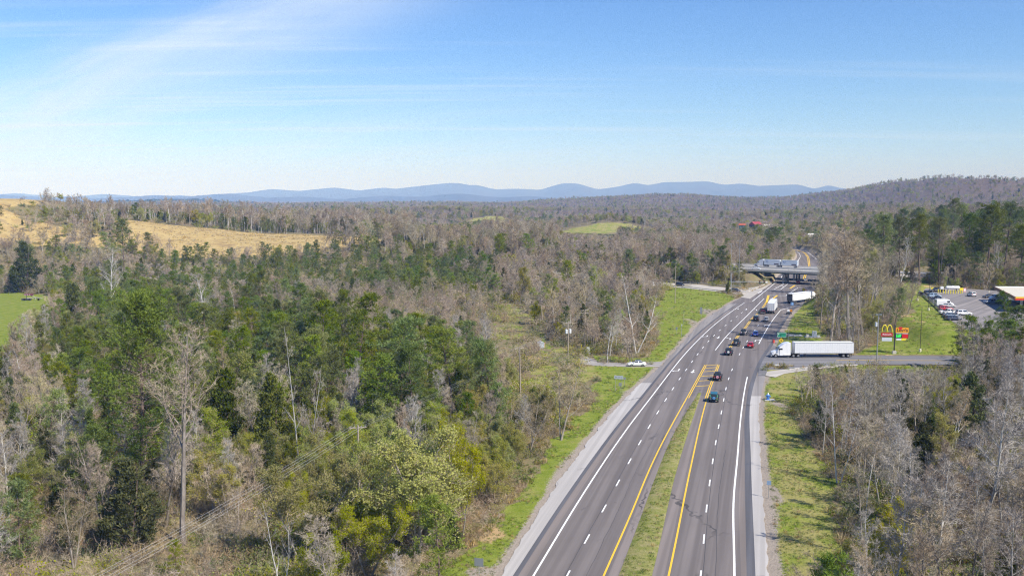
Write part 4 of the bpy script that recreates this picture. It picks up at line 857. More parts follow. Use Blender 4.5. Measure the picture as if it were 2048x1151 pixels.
x, y = jitter_grid(-260, 112, 440, 640, 3.6, 9); e_ = interstate_dist(x, y); m = (e_ > -31) & (e_ < -20.5); XS.append(x[m]); YS.append(y[m])
TX, TY = np.concatenate(XS), np.concatenate(YS)
ok, px, py, TZ = in_frame(TX, TY); ok &= ~keep_clear(TX, TY)
hx = np.array(HEROES)
for a, b, r in HEROES: ok &= np.hypot(TX - a, TY - b) > r
ok &= ~((TY > 560) & (TX / TY < -0.523) & (TY < 1500))
ok &= ~(inside(px, py, ZONES[11][0]) & (g.uniform(size=TX.size) < 0.45))
ok &= ~((TY < 98) & (TX < 10) & (g.uniform(size=TX.size) < 0.8))
ok &= (g.uniform(size=TX.size) < np.where(TY < 480, 0.55 + 0.9 * fbm(TX / 22, TY / 22, 44, 2), 1.0))
TX, TY, TZ, px, py = TX[ok], TY[ok], TZ[ok], px[ok], py[ok]
TK = pick_kind(TX, TY, px, py, g); n = len(TX)
TH = np.array([10.5, 11.0, 7.0, 8.0])[TK] * g.lognormal(0, 0.22, n)
zone_low = inside(px, py, ZONES[2][0]) | inside(px, py, ZONES[1][0]); TH = np.where(zone_low, TH * 0.72, TH)
TH = np.where(inside(px, py, ZONES[9][0]) & (TK == 1), TH * 1.4, TH); TH = np.where(inside(px, py, ZONES[11][0]), TH * 1.5, TH)
crestw = (TY > 520) & (TX < 60) & (TY < 820); TH = np.where(crestw, np.array([15, 9, 7, 10.])[TK] * g.lognormal(0, 0.14, n) * np.interp(TX, [-340, -300, -255, -180, -60, 40], [0.45, 0.55, 0.85, 1.2, 1.1, 0.9]), TH); farh = TY > 820; TH = np.where(farh, np.array([10.0, 11.0, 8.0, 9.0])[TK] * g.lognormal(0, 0.10, n), TH)
TH = np.where((TY < 235) & (TX > 20), TH * 1.05, TH)
# low trees in front of the golden field so that it shows
fr = (px < 760) & (TY > 330) & (TY < 480); TH = np.where(fr, TH * 0.72, TH)
# low growth kept in front of what the photograph shows in the open: (columns, row that tops stay below, nearer than y)
SIGHT = [(1690, 1930, 737, 737, 231), (1525, 1690, 728, 730, 228), (200, 420, 488, 506, 470), (420, 745, 506, 490, 470), (-90, 105, 478, 470, 480), (640, 800, 985, 985, 121), (560, 720, 1010, 960, 112), (150, 560, 1120, 1040, 110), (1012, 1070, 790, 785, 192), (1140, 1310, 735, 735, 226), (1015, 1185, 770, 770, 222), (980, 1075, 700, 690, 250),
         (830, 965, 448, 448, 1085), (1120, 1238, 464, 470, 1070), (1335, 1480, 590, 596, 400), (-90, 30, 648, 640, 300), (20, 108, 622, 606, 345), (1840, 1965, 640, 640, 246), (1705, 1850, 700, 690, 243), (1585, 1650, 532, 530, 560), (1490, 1640, 566, 572, 470), (1500, 1640, 548, 548, 505), (1340, 1500, 556, 562, 440)]
for a, b, r0_, r1_, ym in SIGHT:
    m = (px > a) & (px < b) & (TY < ym); row = np.interp(px, [a, b], [r0_, r1_]); vv = (row - 575.5) / F_PX
    lim = CAM_H + TY * (-math.sin(PITCH) - vv * math.cos(PITCH)) / (math.cos(PITCH) - vv * math.sin(PITCH)) - TZ
    TH = np.where(m, np.minimum(TH, lim), TH)
keep = TH > 2.2
TX, TY, TZ, px, py, TK, TH = [q[keep] for q in (TX, TY, TZ, px, py, TK, TH)]; n = len(TX)
TV = np.zeros(n, int)
for k, nm_ in enumerate(NAMES):
    h0 = np.array([q[1] for q in V[nm_]][:5 if nm_ == 'pine_tree' else None], float); m = TK == k
    sc_ = np.abs(np.log(TH[m][:, None] / h0[None])) + g.uniform(0, 0.7, (m.sum(), len(h0))); TV[m] = sc_.argmin(1)
rw = (TK == 0) & (TX > xRA(np.minimum(TY, 780))) & (TY < 235); TV[rw] = np.where(g.uniform(size=rw.sum()) < 0.55, g.choice([1, 4, 5], rw.sum(), p=[.4, .4, .2]), TV[rw])
lowz = (TK == 0) & (inside(px, py, ZONES[2][0]) | (inside(px, py, ZONES[7][0]) & (TY < 470)))
TV[lowz] = np.where(g.uniform(size=lowz.sum()) < 0.75, g.choice([2, 3], lowz.sum()), TV[lowz]); TH[lowz] *= 0.8
plain = (TK == 0) & (TY > 330) & (TV > 3); TV[plain] = g.choice([0, 1, 2, 3], plain.sum(), p=[.4, .1, .3, .2])
ridge = (TY > 540) & (TY < 850) & (TX < 40) & (TK == 0); TV[ridge] = np.where(g.uniform(size=ridge.sum()) < 0.6, 5, TV[ridge])
RZ = g.uniform(0, 6.28, n); DEP = np.hypot(TX, TY); BIG = TH / DEP
_, ptop, _ = project(TX, TY, TZ + TH); BIG = np.where((ptop > 1150) | (px < -20) | (px > 2068), BIG * 0.2, BIG)
def region(x, y):
    rc = float(xRA(min(y, 780)))
    if x > rc - 5 and y < 500:
        if y < 160: return 'in the wood right of the lower grass strip', 'wood right of the lower grass strip'
        if y < 232: return 'in the wood between grass strip and side road', 'wood below the side road'
        if y < 300: return 'near the side road below the car park lawn', 'edges of the side road'
        return 'on the slope behind the car park', 'slope behind the car park'
    if y > 800: return 'on the distant hills', 'distant hills'
    if y > 500: return ('on the crest behind the golden field', 'crest behind the golden field') if x < 20 else ('in the brown wood beyond the interstate', 'wood beyond the interstate')
    if y > 330: return ('below the golden field', 'belt below the golden field') if x < -10 else ('in the brown wood left of the ramp', 'wood left of the ramp')
    if y > 200: return ('behind the tall pine clump', 'wood behind the pine clump') if x < -5 else ('around the green meadow strip', 'edges of the meadow strip')
    if x < -38: return 'in the left wood near the huge pine', 'left wood near the huge pine'
    return 'in the thicket between wires and left verge', 'thicket by the left verge'
LIMIT = {'bare_tree': 290, 'pine_tree': 270, 'cedar_tree': 240, 'budding_tree': 220}
def LM(t, px, py, z=0.0): p = P(px, py, z); return (t, p.x, p.y)
MARKS = [LM(*a) for a in [('the huge dark pine', 292, 1010), ('the towering thick-trunked tree', 366, 1088), ('the tall thin white tree', 604, 960), ('the utility pole with four wires', 719, 1020), ('the big budding tree', 830, 1120), ('the orange clay bank', 975, 1065),
    ('the lower verge sign', 957, 1151), ('the pair of verge signs', 1240, 785), ('the white car in the driveway', 1272, 732), ('the white electrical cabinet', 1176, 708), ('the pole with two transformers', 1136, 718), ('the leaning crossarm pole', 1041, 795), ('the green meadow strip', 1020, 660),
    ('the pine clump', 850, 840), ('the fan-shaped white tree', 405, 690), ('the flat-topped pine', 250, 560), ('the farm implement', 65, 600, 3), ('the small green field', 60, 680, 3), ('the olive evergreen', 545, 935), ('the forked dark tree by the verge', 1118, 880), ('the white driveway tree', 1272, 705),
    ('the ramp guardrail', 1400, 580), ('the ramp light pole', 1350, 605), ('the triangle of lawn', 1400, 640), ('the traffic signal mast', 1462, 586), ('the interstate bridge', 1500, 545), ('the golden field', 420, 530), ('the brown thicket', 760, 640), ('the young pine band', 800, 545), ('the far golden strip', 40, 500),
    ('the blue hydrant', 1536, 800), ('the lone blue verge sign', 1537, 993), ('the low dark cedar', 1640, 880), ('the big dark cedar', 1935, 905), ('the slim white tree', 1676, 965), ('the white-trunked tree', 1775, 1030), ('the olive budding tree', 1770, 1190), ('the exiting white truck', 1640, 715), ('the side road kerb', 1560, 745), ('the metal light pole', 1753, 735),
    ('the fuel price sign', 1788, 706), ('the lawn light pole', 1840, 703), ('the car park fence', 1870, 620, 4), ('the ragged pine', 2015, 735), ('the hillside pines', 1820, 555, 8), ('the station canopy', 2040, 600, 5), ('the propane tank', 1905, 580, 5), ('the tall grey grove', 1690, 670), ('the red clay patch', 1985, 905), ('the bleached dead tree', 1800, 575, 4)]]
USED = {}
def sizeword(r): return 'low' if r < .78 else 'fair-sized' if r < 1.0 else 'tall' if r < 1.3 else 'very tall'
def tree_label(nm_, vi, x, y, hgt_):
    wd = V[nm_][vi][2]; kn = KIND_NAME[nm_]; r = hgt_ / {'bare_tree': 10.5, 'pine_tree': 11, 'cedar_tree': 7, 'budding_tree': 8}[nm_]
    ms = sorted(MARKS, key=lambda q: (q[1] - x) ** 2 + (q[2] - y) ** 2)[:5]; sw = sizeword(r); sw = '' if sw.split()[-1] in wd.split() or ('low' in wd and 'tall' in sw) or ('small' in wd and 'tall' in sw) or ('tall' in wd and 'low' in sw) else sw + ' '
    for t_, mx, my in ms:
        dx, dy = x - mx, y - my; d_ = math.hypot(dx, dy); lr = 'left of' if dx < 0 else 'right of'; fb = 'in front of' if dy < 0 else 'behind'
        rel = lr if abs(dx) > 2 * abs(dy) else fb if abs(dy) > 2 * abs(dx) else ('in front and ' + lr if dy < 0 else 'behind and ' + lr)
        dist = 'right beside and ' if d_ < 7 else 'a little way ' if d_ < 25 else 'well ' if d_ < 60 else 'far '
        if dist.startswith('right'): rel = lr if abs(dx) > abs(dy) else fb
        for lb in (f'{sw}{wd} {kn} {dist}{rel} {t_}',):
            if lb not in USED and len(lb.split()) <= 16: USED[lb] = 1; return lb
    lb = f'{sw}{wd} {kn} {dist}{rel} {t_}'; t_, mx, my = ms[0]
    for k_ in ('second', 'third', 'fourth', 'fifth', 'sixth', 'seventh', 'eighth', 'ninth', 'tenth'):
        lb = f'{k_} nearest {sw}{wd} {kn} {"left" if x < mx else "right"} of {t_}'
        if lb not in USED and len(lb.split()) <= 16: USED[lb] = 1; return lb
    return lb
STUFF = {}
for k, nm_ in enumerate(NAMES):
    ids = np.where(TK == k)[0]; ids = ids[np.argsort(-BIG[ids])]; hero_n = sum(1 for o in C.objects if o.parent is None and o.name.startswith(nm_))
    near, rest = ids[:LIMIT[nm_] - hero_n], ids[LIMIT[nm_] - hero_n:]
    for i in near:
        ph, gr = region(TX[i], TY[i])
        plant(nm_, int(TV[i]), TX[i], TY[i], TH[i], RZ[i], tree_label(nm_, int(TV[i]), TX[i], TY[i], TH[i]), f'{KIND_NAME[nm_]}s, {gr}', g.uniform(0.85, 1.2), TZ[i])
    STUFF[nm_] = rest
def scatter(name, sources, x, y, z, s, r, v, wd=None):
    """one object that stands for what nobody could count: points carrying copies of the given plants"""
    me = bpy.data.meshes.new(name); me.vertices.add(len(x)); me.vertices.foreach_set('co', np.stack([x, y, z], -1).astype(np.float32).ravel())
    for an, ty, val in (('size', 'FLOAT', s), ('turn', 'FLOAT', r), ('sort', 'INT', v), ('girth', 'FLOAT', s * (1.0 if wd is None else wd))):
        a = me.attributes.new(an, ty, 'POINT'); a.data.foreach_set('value', np.asarray(val, np.float32 if ty == 'FLOAT' else np.int32))
    o = link(name, me); tag(o, kind='stuff')
    ng = bpy.data.node_groups.new(name, 'GeometryNodeTree'); ng.interface.new_socket('Geometry', in_out='INPUT', socket_type='NodeSocketGeometry'); ng.interface.new_socket('Geometry', in_out='OUTPUT', socket_type='NodeSocketGeometry')
    N, L = ng.nodes, ng.links; gi, go = N.new('NodeGroupInput'), N.new('NodeGroupOutput'); inst = N.new('GeometryNodeInstanceOnPoints'); join = N.new('GeometryNodeJoinGeometry')
    for obs in reversed(sources):
        jj = N.new('GeometryNodeJoinGeometry'); g2 = N.new('GeometryNodeGeometryToInstance')
        for ob in obs:
            oi = N.new('GeometryNodeObjectInfo'); oi.transform_space = 'ORIGINAL'; oi.inputs['Object'].default_value = ob; L.new(oi.outputs['Geometry'], jj.inputs[0])
        L.new(jj.outputs[0], g2.inputs[0]); L.new(g2.outputs[0], join.inputs[0])
    def attr(nm, ty):
        a = N.new('GeometryNodeInputNamedAttribute'); a.data_type = ty; a.inputs['Name'].default_value = nm; return a.outputs['Attribute']
    cx = N.new('ShaderNodeCombineXYZ'); L.new(attr('turn', 'FLOAT'), cx.inputs[2])
    L.new(gi.outputs[0], inst.inputs['Points']); L.new(join.outputs[0], inst.inputs['Instance']); inst.inputs['Pick Instance'].default_value = True
    L.new(attr('sort', 'INT'), inst.inputs['Instance Index']); L.new(cx.outputs[0], inst.inputs['Rotation']); cs = N.new('ShaderNodeCombineXYZ'); gv = attr('girth', 'FLOAT'); L.new(gv, cs.inputs[0]); L.new(gv, cs.inputs[1]); L.new(attr('size', 'FLOAT'), cs.inputs[2]); L.new(cs.outputs[0], inst.inputs['Scale']); L.new(inst.outputs[0], go.inputs[0])
    md = o.modifiers.new('scatter', 'NODES'); md.node_group = ng; return o
SRC = {}
for o in list(C.objects):
    if o.parent is not None and o.data is not None and o.name.split('.')[0] in PART:
        k = o.parent.name.split('.')[0]
        for vi, q in enumerate(V.get(k, [])):
            if o.data in q[0]: SRC.setdefault((k, vi), {}).setdefault(o.data.name, o)
for nm_ in NAMES:
    i = STUFF[nm_]; avail = [vi for vi in range(len(V[nm_])) if (nm_, vi) in SRC]; remap = {a: b for b, a in enumerate(avail)}
    v = np.array([remap.get(int(a), 0) for a in TV[i]]); h0 = np.array([V[nm_][a][1] for a in avail], float)
    scatter(nm_.replace('_tree', '_forest'), [list(SRC[(nm_, a)].values()) for a in avail], TX[i], TY[i], TZ[i], TH[i] / h0[v], RZ[i], v, np.where(TY[i] > 620, 1.35, np.where(TY[i] > 330, 1.2, 1.0)))

# -- undergrowth and tall dry grass ----------------------------------------
def holder(nm, lists):
    """one real clump of each sort at the wood's edge; the scatter copies them"""
    out = []
    for k, ms in enumerate(lists):
        out.append([link(nm, m_) for m_ in ms])
    return out
XS, YS = [], []
for (x0, x1, y0, y1, st, sd) in [(-130, 140, 66, 200, 1.75, 11), (-300, 320, 200, 420, 3.0, 12), (-420, 420, 420, 640, 5.0, 13)]:
    x, y = jitter_grid(x0, x1, y0, y1, st, sd); XS.append(x); YS.append(y)
ux, uy = np.concatenate(XS), np.concatenate(YS); ok, upx, upy, uz = in_frame(ux, uy, 0, 260); ok &= ~keep_clear(ux, uy, -2.6) | (inside(ux, uy, MEADOW) & (ux < 42) & (g.uniform(size=ux.size) < 0.30)); ok &= g.uniform(size=ux.size) < 0.35 + 0.9 * fbm(ux / 9, uy / 9, 71, 2)
ux, uy, uz, upx, upy = ux[ok], uy[ok], uz[ok], upx[ok], upy[ok]; gn = fbm(ux / 14, uy / 14, 72, 3)
gn = np.where(ux > xRA(np.minimum(uy, 780)), gn - 0.07, gn)
uv = np.where(gn > 0.50, g.choice([3, 4, 5], len(ux), p=[.36, .30, .34]), g.choice([0, 1, 2, 3, 4], len(ux), p=[.34, .28, .18, .10, .10]))
UG = [[link('undergrowth', m_) for m_ in ms] for ms in BR]
q0 = np.argsort(np.hypot(ux + 20, uy - 130))
for k, obs in enumerate(UG):
    i = q0[np.where(uv[q0] == k)[0][0]]
    for ob in obs: ob.location = (ux[i], uy[i], uz[i]); tag(ob, kind='stuff')
us = g.lognormal(0, 0.28, len(ux)) * np.where(uy < 200, 0.95, 1.15)
gapu = road_gap(ux, np.minimum(uy, 780)); us *= np.clip(0.45 + gapu / 30, 0.5, 1)
scatter('undergrowth', UG, ux, uy, uz - 0.05, us, g.uniform(0, 6.28, len(ux)), uv)
TG = [[link('tall_grass', m_) for m_ in ms] for ms in TU]
XS, YS = [], []
for (x0, x1, y0, y1, st, sd) in [(-60, 110, 66, 190, 0.62, 21), (-60, 160, 190, 420, 1.5, 22), (-320, 20, 430, 640, 2.2, 23)]:
    x, y = jitter_grid(x0, x1, y0, y1, st, sd); XS.append(x); YS.append(y)
tx, ty = np.concatenate(XS), np.concatenate(YS); ok, _, _, tz = in_frame(tx, ty, 0, 20); gm, gd = open_masks(tx, ty); gp = road_gap(tx, np.minimum(ty, 780)); e1 = fbm(tx / 5, ty / 5, 81, 3)
med = (ty < 193) & (tx > xMLf(ty) + .15) & (tx < xMRf(ty) - .15)
ok &= ((gm & (gp > 0.8) & (e1 > 0.42)) | (gd & (e1 > 0.52)) | (~gm & ~gd & (gp > 1.2) & (gp < 16) & (e1 > 0.5)) | (med & (e1 > 0.35))) & ~inside(tx, ty, LOT) & ~inside(tx, ty, DW) & ~((np.abs(ty - (236 - 0.03 * (tx - 90))) < 9) & (tx > 55))
tx, ty, tz, gm, gd, med = tx[ok], ty[ok], tz[ok], gm[ok], gd[ok], med[ok]; tz = np.where(med, 0.15, tz)
tv = np.where(gd | (~gm & ~med), 0, g.choice([0, 1, 2], len(tx), p=[.16, .5, .34])); ts = g.lognormal(0, 0.3, len(tx)) * np.where(gm | med, 0.62, np.where(gd, 0.8, 1.1)) * np.where(ty > 190, 1.6, 1)
for k, obs in enumerate(TG):
    i = np.where(tv == k)[0][0]
    for ob in obs: ob.location = (tx[i], ty[i], tz[i]); tag(ob, kind='stuff')
scatter('tall_grass', TG, tx, ty, tz, ts, g.uniform(0, 6.28, len(tx)), tv)
print('trees', n, {k: len(v) for k, v in STUFF.items()}, 'undergrowth', len(ux), 'tufts', len(tx))
# ------------------------------------------------------------------ shared object materials
BLACK = paint('black_plastic', (0.02, 0.02, 0.022), 0.5); RUBBER = paint('tyre_rubber', (0.022, 0.022, 0.024), 0.85, spec=0.2); RIM = paint('alloy_rim', (0.42, 0.43, 0.45), 0.35, metal=0.7)
GLASSM = paint('tinted_glass', (0.018, 0.022, 0.028), 0.06, spec=0.8, dirt=0.0); CHROME = paint('bright_metal', (0.62, 0.63, 0.65), 0.3, metal=0.8)
TAIL = paint('tail_lamp_red', (0.45, 0.012, 0.012), 0.25); LAMP = paint('head_lamp_clear', (0.75, 0.76, 0.78), 0.15); PLATE = paint('plate_white', (0.75, 0.75, 0.72), 0.5)
GALV = paint('galvanised_steel', (0.42, 0.43, 0.44), 0.45, metal=0.5); WOODP = paint('weathered_pole_wood', (0.36, 0.30, 0.24), 0.9, spec=0.1, dirt=0.3); CONC = paint('cast_concrete', (0.50, 0.48, 0.44), 0.85, spec=0.2, dirt=0.25)
WHITE = paint('white_enamel', (0.80, 0.80, 0.79), 0.4); DGREY = paint('dark_grey_metal', (0.07, 0.072, 0.078), 0.5); SIGNBACK = paint('sign_back_aluminium', (0.30, 0.32, 0.35), 0.5, metal=0.3); BRONZE = paint('bronze_pole', (0.055, 0.047, 0.04), 0.5)
def carpaint(n, c): return paint('car_paint_' + n, c, 0.28, coat=0.6, dirt=0.05)
def quad_on(mb, a, b, c, d, inset=(0.08, 0.12), off=0.012):
    """a window pane set a little proud of the quad a b c d (a-b bottom, d-c top)"""
    a, b, c, d = map(Vector, (a, b, c, d)); n = (b - a).cross(d - a).normalized()
    f = lambda u, v: (a * (1 - u) + b * u) * (1 - v) + (d * (1 - u) + c * u) * v
    u0, v0 = inset; p = [f(u0, v0), f(1 - u0, v0), f(1 - u0, 1 - v0), f(u0, 1 - v0)]
    mb.add([q - n * 0.01 for q in p] + [q + n * off for q in p], [(3, 2, 1, 0), (4, 5, 6, 7), (0, 1, 5, 4), (1, 2, 6, 5), (2, 3, 7, 6), (3, 0, 4, 7)])
def wheel(parent, x, y, r, w, rim=True):
    s = 1 if x > 0 else -1; m = MB(); m.tube([(x - w / 2, y, r), (x - w * .3, y, r), (x + w * .3, y, r), (x + w / 2, y, r)], [r * .9, r, r, r * .9], 16); o = m.build('wheel', RUBBER, parent)
    if rim: m = MB(); m.tube([(x + s * w * .42, y, r), (x + s * (w * .5 + .012), y, r)], [r * .62, r * .55], 12); m.build('rim', RIM, o)
    return o
def body_loft(mb, st, w, tuck=0.86):
    """st: (y, z_bottom, z_top, width factor)"""
    rings = []
    for y, zb, zt, k in st:
        a = w * k; h = zt - zb; rings.append([(-a * tuck, y, zb), (-a, y, zb + h * .3), (-a, y, zb + h * .72), (-a * .9, y, zt), (a * .9, y, zt), (a, y, zb + h * .72), (a, y, zb + h * .3), (a * tuck, y, zb)])
    mb.loft(rings)
def cabin(root, bodymat, y0, y1, r0, r1, zb, zr, wb, wr, roofmat=None, panes='frsS'):
    B = [(-wb, y0, zb), (wb, y0, zb), (wb, y1, zb), (-wb, y1, zb)]; T = [(-wr, r0, zr), (wr, r0, zr), (wr, r1, zr), (-wr, r1, zr)]
    MB().loft([B, T]).build('cabin', bodymat, root, bevel=0.05)
    if roofmat: MB().loft([[(a[0] * 1.0, a[1], zr + .004) for a in T], [(a[0] * .9, a[1] * .96 + .04 * (r0 + r1) / 2, zr + .05) for a in T]]).build('roof', roofmat, root)
    if 'f' in panes: m = MB(); quad_on(m, B[2], B[3], T[3], T[2], (.07, .1)); m.build('windshield', GLASSM, root)
    if 'r' in panes: m = MB(); quad_on(m, B[0], B[1], T[1], T[0], (.09, .14)); m.build('rear_window', GLASSM, root)
    for ch, q in (('s', (B[1], B[2], T[2], T[1])), ('S', (B[3], B[0], T[0], T[3]))):
        if ch in panes:
            a, b, c, d = map(Vector, q)
            for u0, u1 in ((0.0, .5), (.5, 1.0)): m = MB(); quad_on(m, a.lerp(b, u0), a.lerp(b, u1), d.lerp(c, u1), d.lerp(c, u0), (.09, .16)); m.build('side_window', GLASSM, root)
def lamps(root, w, yr, yf, zr, zf, tall=False):
    for s in (-1, 1):
        MB().box((s * w * .78, yr, zr), (w * .26, .06, .34 if tall else .15)).build('taillight', TAIL, root); MB().box((s * w * .74, yf, zf), (w * .3, .07, .15)).build('headlight', LAMP, root)
        MB().box((s * (w + .1), yf * .36, zf + .38), (.18, .1, .13)).build('mirror', BLACK, root)
    MB().box((0, yr - .01, zr - .22), (.36, .03, .16)).build('licence_plate', PLATE, root)
def sedan(root, c, L=4.75, w=.9, H=1.45, hatch=False):
    h = L / 2; m = MB(); body_loft(m, [(-h, .38, .78, .86), (-h + .12, .26, .98 if not hatch else 1.02, .95), (-h + .6, .2, 1.02, 1), (-.3, .18, 1.0, 1), (.95, .2, .97, 1), (h - .55, .2, .84, .97), (h - .12, .26, .7, .9), (h, .36, .58, .8)], w); m.build('body', c, root, smooth=False, bevel=.03)
    cabin(root, c, -h + (.15 if hatch else .62), 1.12, -h + (.5 if hatch else 1.3), .32, .96, H, w * .9, w * .68, c)
    for y in (-h + .95, h - .95):
        for s in (-1, 1): wheel(root, s * (w - .08), y, .33, .22)
    lamps(root, w, -h - .005, h - .06, .84, .62); MB().box((0, -h - .01, .42), (w * 1.7, .09, .17)).build('bumper', BLACK, root)
def suv(root, c, L=4.8, w=.96, H=1.78):
    h = L / 2; m = MB(); body_loft(m, [(-h, .42, .95, .92), (-h + .1, .32, 1.12, .98), (-.3, .28, 1.12, 1), (1.0, .3, 1.1, 1), (h - .45, .3, 1.0, .97), (h - .05, .36, .86, .9), (h, .44, .74, .84)], w); m.build('body', c, root, bevel=.035)
    cabin(root, c, -h + .06, 1.2, -h + .42, .45, 1.08, H, w * .92, w * .74, c)
    for y in (-h + .95, h - .92):
        for s in (-1, 1): wheel(root, s * (w - .09), y, .37, .25)
    lamps(root, w, -h - .01, h - .04, 1.0, .8, True); MB().box((0, -h - .02, .5), (w * 1.75, .1, .2)).build('bumper', BLACK, root)
def jeep(root, c, top=None, cover=None, accent=None):
    top = top or BLACK; w = .80; m = MB(); body_loft(m, [(-2.0, .55, 1.12, .97), (-1.94, .5, 1.18, 1), (.35, .5, 1.18, 1), (.42, .52, 1.16, .98), (1.75, .55, 1.08, .86), (1.84, .6, 1.02, .82)], w, .95); m.build('body', accent or c, root, bevel=.03)
    cabin(root, top, -1.96, .62, -1.86, .28, 1.17, 1.86, w * .97, w * .84, top)
    for y in (-1.28, 1.25):
        for s in (-1, 1):
            wheel(root, s * (w + .08), y, .42, .29); MB().loft([[(s * w * .92, y - .62, .62), (s * (w + .24), y - .62, .62), (s * (w + .24), y - .56, .68), (s * w * .92, y - .56, .68)], [(s * w * .92, y - .34, .9), (s * (w + .24), y - .34, .9), (s * (w + .24), y - .3, .96), (s * w * .92, y - .3, .96)], [(s * w * .92, y + .34, .9), (s * (w + .24), y + .34, .9), (s * (w + .24), y + .3, .96), (s * w * .92, y + .3, .96)], [(s * w * .92, y + .62, .62), (s * (w + .24), y + .62, .62), (s * (w + .24), y + .56, .68), (s * w * .92, y + .56, .68)]]).build('fender', BLACK, root)
    m = MB(); m.tube([(.05, -2.02, 1.02), (.05, -2.08, 1.02), (.05, -2.24, 1.02), (.05, -2.28, 1.02)], [.38, .42, .42, .38], 18); sp = m.build('spare_wheel', RUBBER, root)
    m = MB(); m.tube([(.05, -2.281, 1.02), (.05, -2.31, 1.02)], [.33, .28], 16); m.build('wheel_cover', cover or RIM, sp)
    for s in (-1, 1): MB().box((s * w * .88, -2.02, .98), (.16, .07, .24)).build('taillight', TAIL, root); MB().tube([(s * .5, 1.83, .86), (s * .5, 1.9, .86)], .1, 12).build('headlight', LAMP, root); MB().box((s * (w + .14), .45, 1.3), (.2, .1, .18)).build('mirror', BLACK, root)
    MB().box((0, -2.08, .6), (1.45, .16, .18)).build('bumper', BLACK, root); MB().box((0, 1.98, .6), (1.5, .2, .2)).build('bumper', BLACK, root); MB().box((-.6, -2.03, .76), (.3, .03, .16)).build('licence_plate', PLATE, root)
def pickup(root, c, L=5.8, w=.98, crew=True, load=None):
    h = L / 2; m = MB(); body_loft(m, [(-.6, .4, 1.1, 1), (1.35, .4, 1.1, 1), (h - .4, .42, 1.04, .97), (h - .04, .46, .92, .92), (h, .5, .82, .86)], w)
    m.box((0, (-h - .6) / 2, .68), (w * 1.9, h - .6, .5)); m.build('body', c, root, bevel=.035)
    for s in (-1, 1): MB().box((s * (w - .05), (-h - .6) / 2, 1.02), (.1, h - .62, .2)).build('bed_side', c, root)
    MB().box((0, -h + .03, .92), (w * 1.9, .07, .44)).build('tailgate', c, root)
    cabin(root, c, -.75, 1.5, -.62, .75, 1.08, 1.84, w * .93, w * .76, c)
    for y in (-h + 1.05, h - .95):
        for s in (-1, 1): wheel(root, s * (w - .06), y, .4, .27)
    for s in (-1, 1): MB().box((s * w * .9, -h - .015, .98), (.14, .06, .34)).build('taillight', TAIL, root); MB().box((s * w * .76, h - .03, .86), (.3, .07, .18)).build('headlight', LAMP, root); MB().box((s * (w + .14), 1.05, 1.28), (.24, .12, .24)).build('mirror', BLACK, root)
    MB().box((0, -h - .09, .58), (w * 1.8, .16, .2)).build('bumper', CHROME, root)
    if load: MB().box((0, -h * .62, 1.32), (w * 1.5, 1.5, .62), taper=.85).build('cargo_cover', load, root, bevel=.05)
def van(root, c, L=6.0, w=1.0, H=2.55):
    h = L / 2; m = MB(); body_loft(m, [(-h, .4, H - .08, .95), (-h + .1, .34, H, .99), (.7, .32, H, 1), (1.35, .34, H - .12, .98), (1.98, .36, 1.5, .97), (2.55, .38, 1.18, .95), (h - .05, .42, .98, .9), (h, .5, .8, .84)], w, .95); m.build('body', c, root, bevel=.04)
    m = MB(); quad_on(m, (w * .86, 2.0, 1.53), (-w * .86, 2.0, 1.53), (-w * .82, 1.38, H - .14), (w * .82, 1.38, H - .14), (.05, .06), .03); m.build('windshield', GLASSM, root)
    for s in (-1, 1): MB().box((s * (w * .985), 1.1, 1.72), (.06, .95, .6)).build('side_window', GLASSM, root)
    for s in (-.5, .5): MB().box((s * w * .9, -h - .005, 1.75), (w * .6, .05, .6)).build('rear_window', GLASSM, root)
    for y in (-h + 1.1, h - 1.0):
        for s in (-1, 1): wheel(root, s * (w - .08), y, .36, .25)
    lamps(root, w, -h - .01, h - .05, 1.2, .86, True); MB().box((0, -h - .05, .5), (w * 1.85, .14, .2)).build('bumper', BLACK, root)
def trailer_box(root, y0, y1, c, z0=1.15, H=4.05, w=1.28, doors=None, ribs=True, name='trailer_box'):
    o = MB().box((0, (y0 + y1) / 2, (z0 + H) / 2), (2 * w, y1 - y0, H - z0)).build(name, c, root, bevel=.03)
    m = MB()
    if ribs:
        k = int((y1 - y0) / .62)
        for i in range(k + 1):
            yy = y0 + .05 + (y1 - y0 - .1) * i / k
            for s in (-1, 1): m.box((s * (w + .012), yy, (z0 + H) / 2), (.03, .05, H - z0 - .3))
        m.build('side_rib', paint('trailer_rib', (0.70, 0.71, 0.72), .5), o)
    for s in (-1, 1): MB().box((s * (w + .004), (y0 + y1) / 2, z0 + .06), (.05, y1 - y0, .16)).build('side_rail', GALV, o); MB().box((s * (w + .004), (y0 + y1) / 2, H - .04), (.05, y1 - y0, .1)).build('top_rail', GALV, o)
    for s in (-.5, .5): MB().box((s * w * .97, y0 - .02, (z0 + H) / 2), (w * .94, .05, H - z0 - .16)).build('rear_door', doors or c, o)
    for s in (-.72, -.28, .28, .72): MB().tube([(s * w, y0 - .07, z0 + .15), (s * w, y0 - .07, H - .15)], .025, 6).build('door_bar', GALV, o)
    MB().box((0, y0 - .06, .62), (w * 1.7, .1, .1)).add([], []).build('rear_guard', DGREY, root)
    for s in (-1, 1): MB().box((s * w * .85, y0 - .06, z0 - .08), (.3, .06, .12)).build('taillight', TAIL, root)
    return o
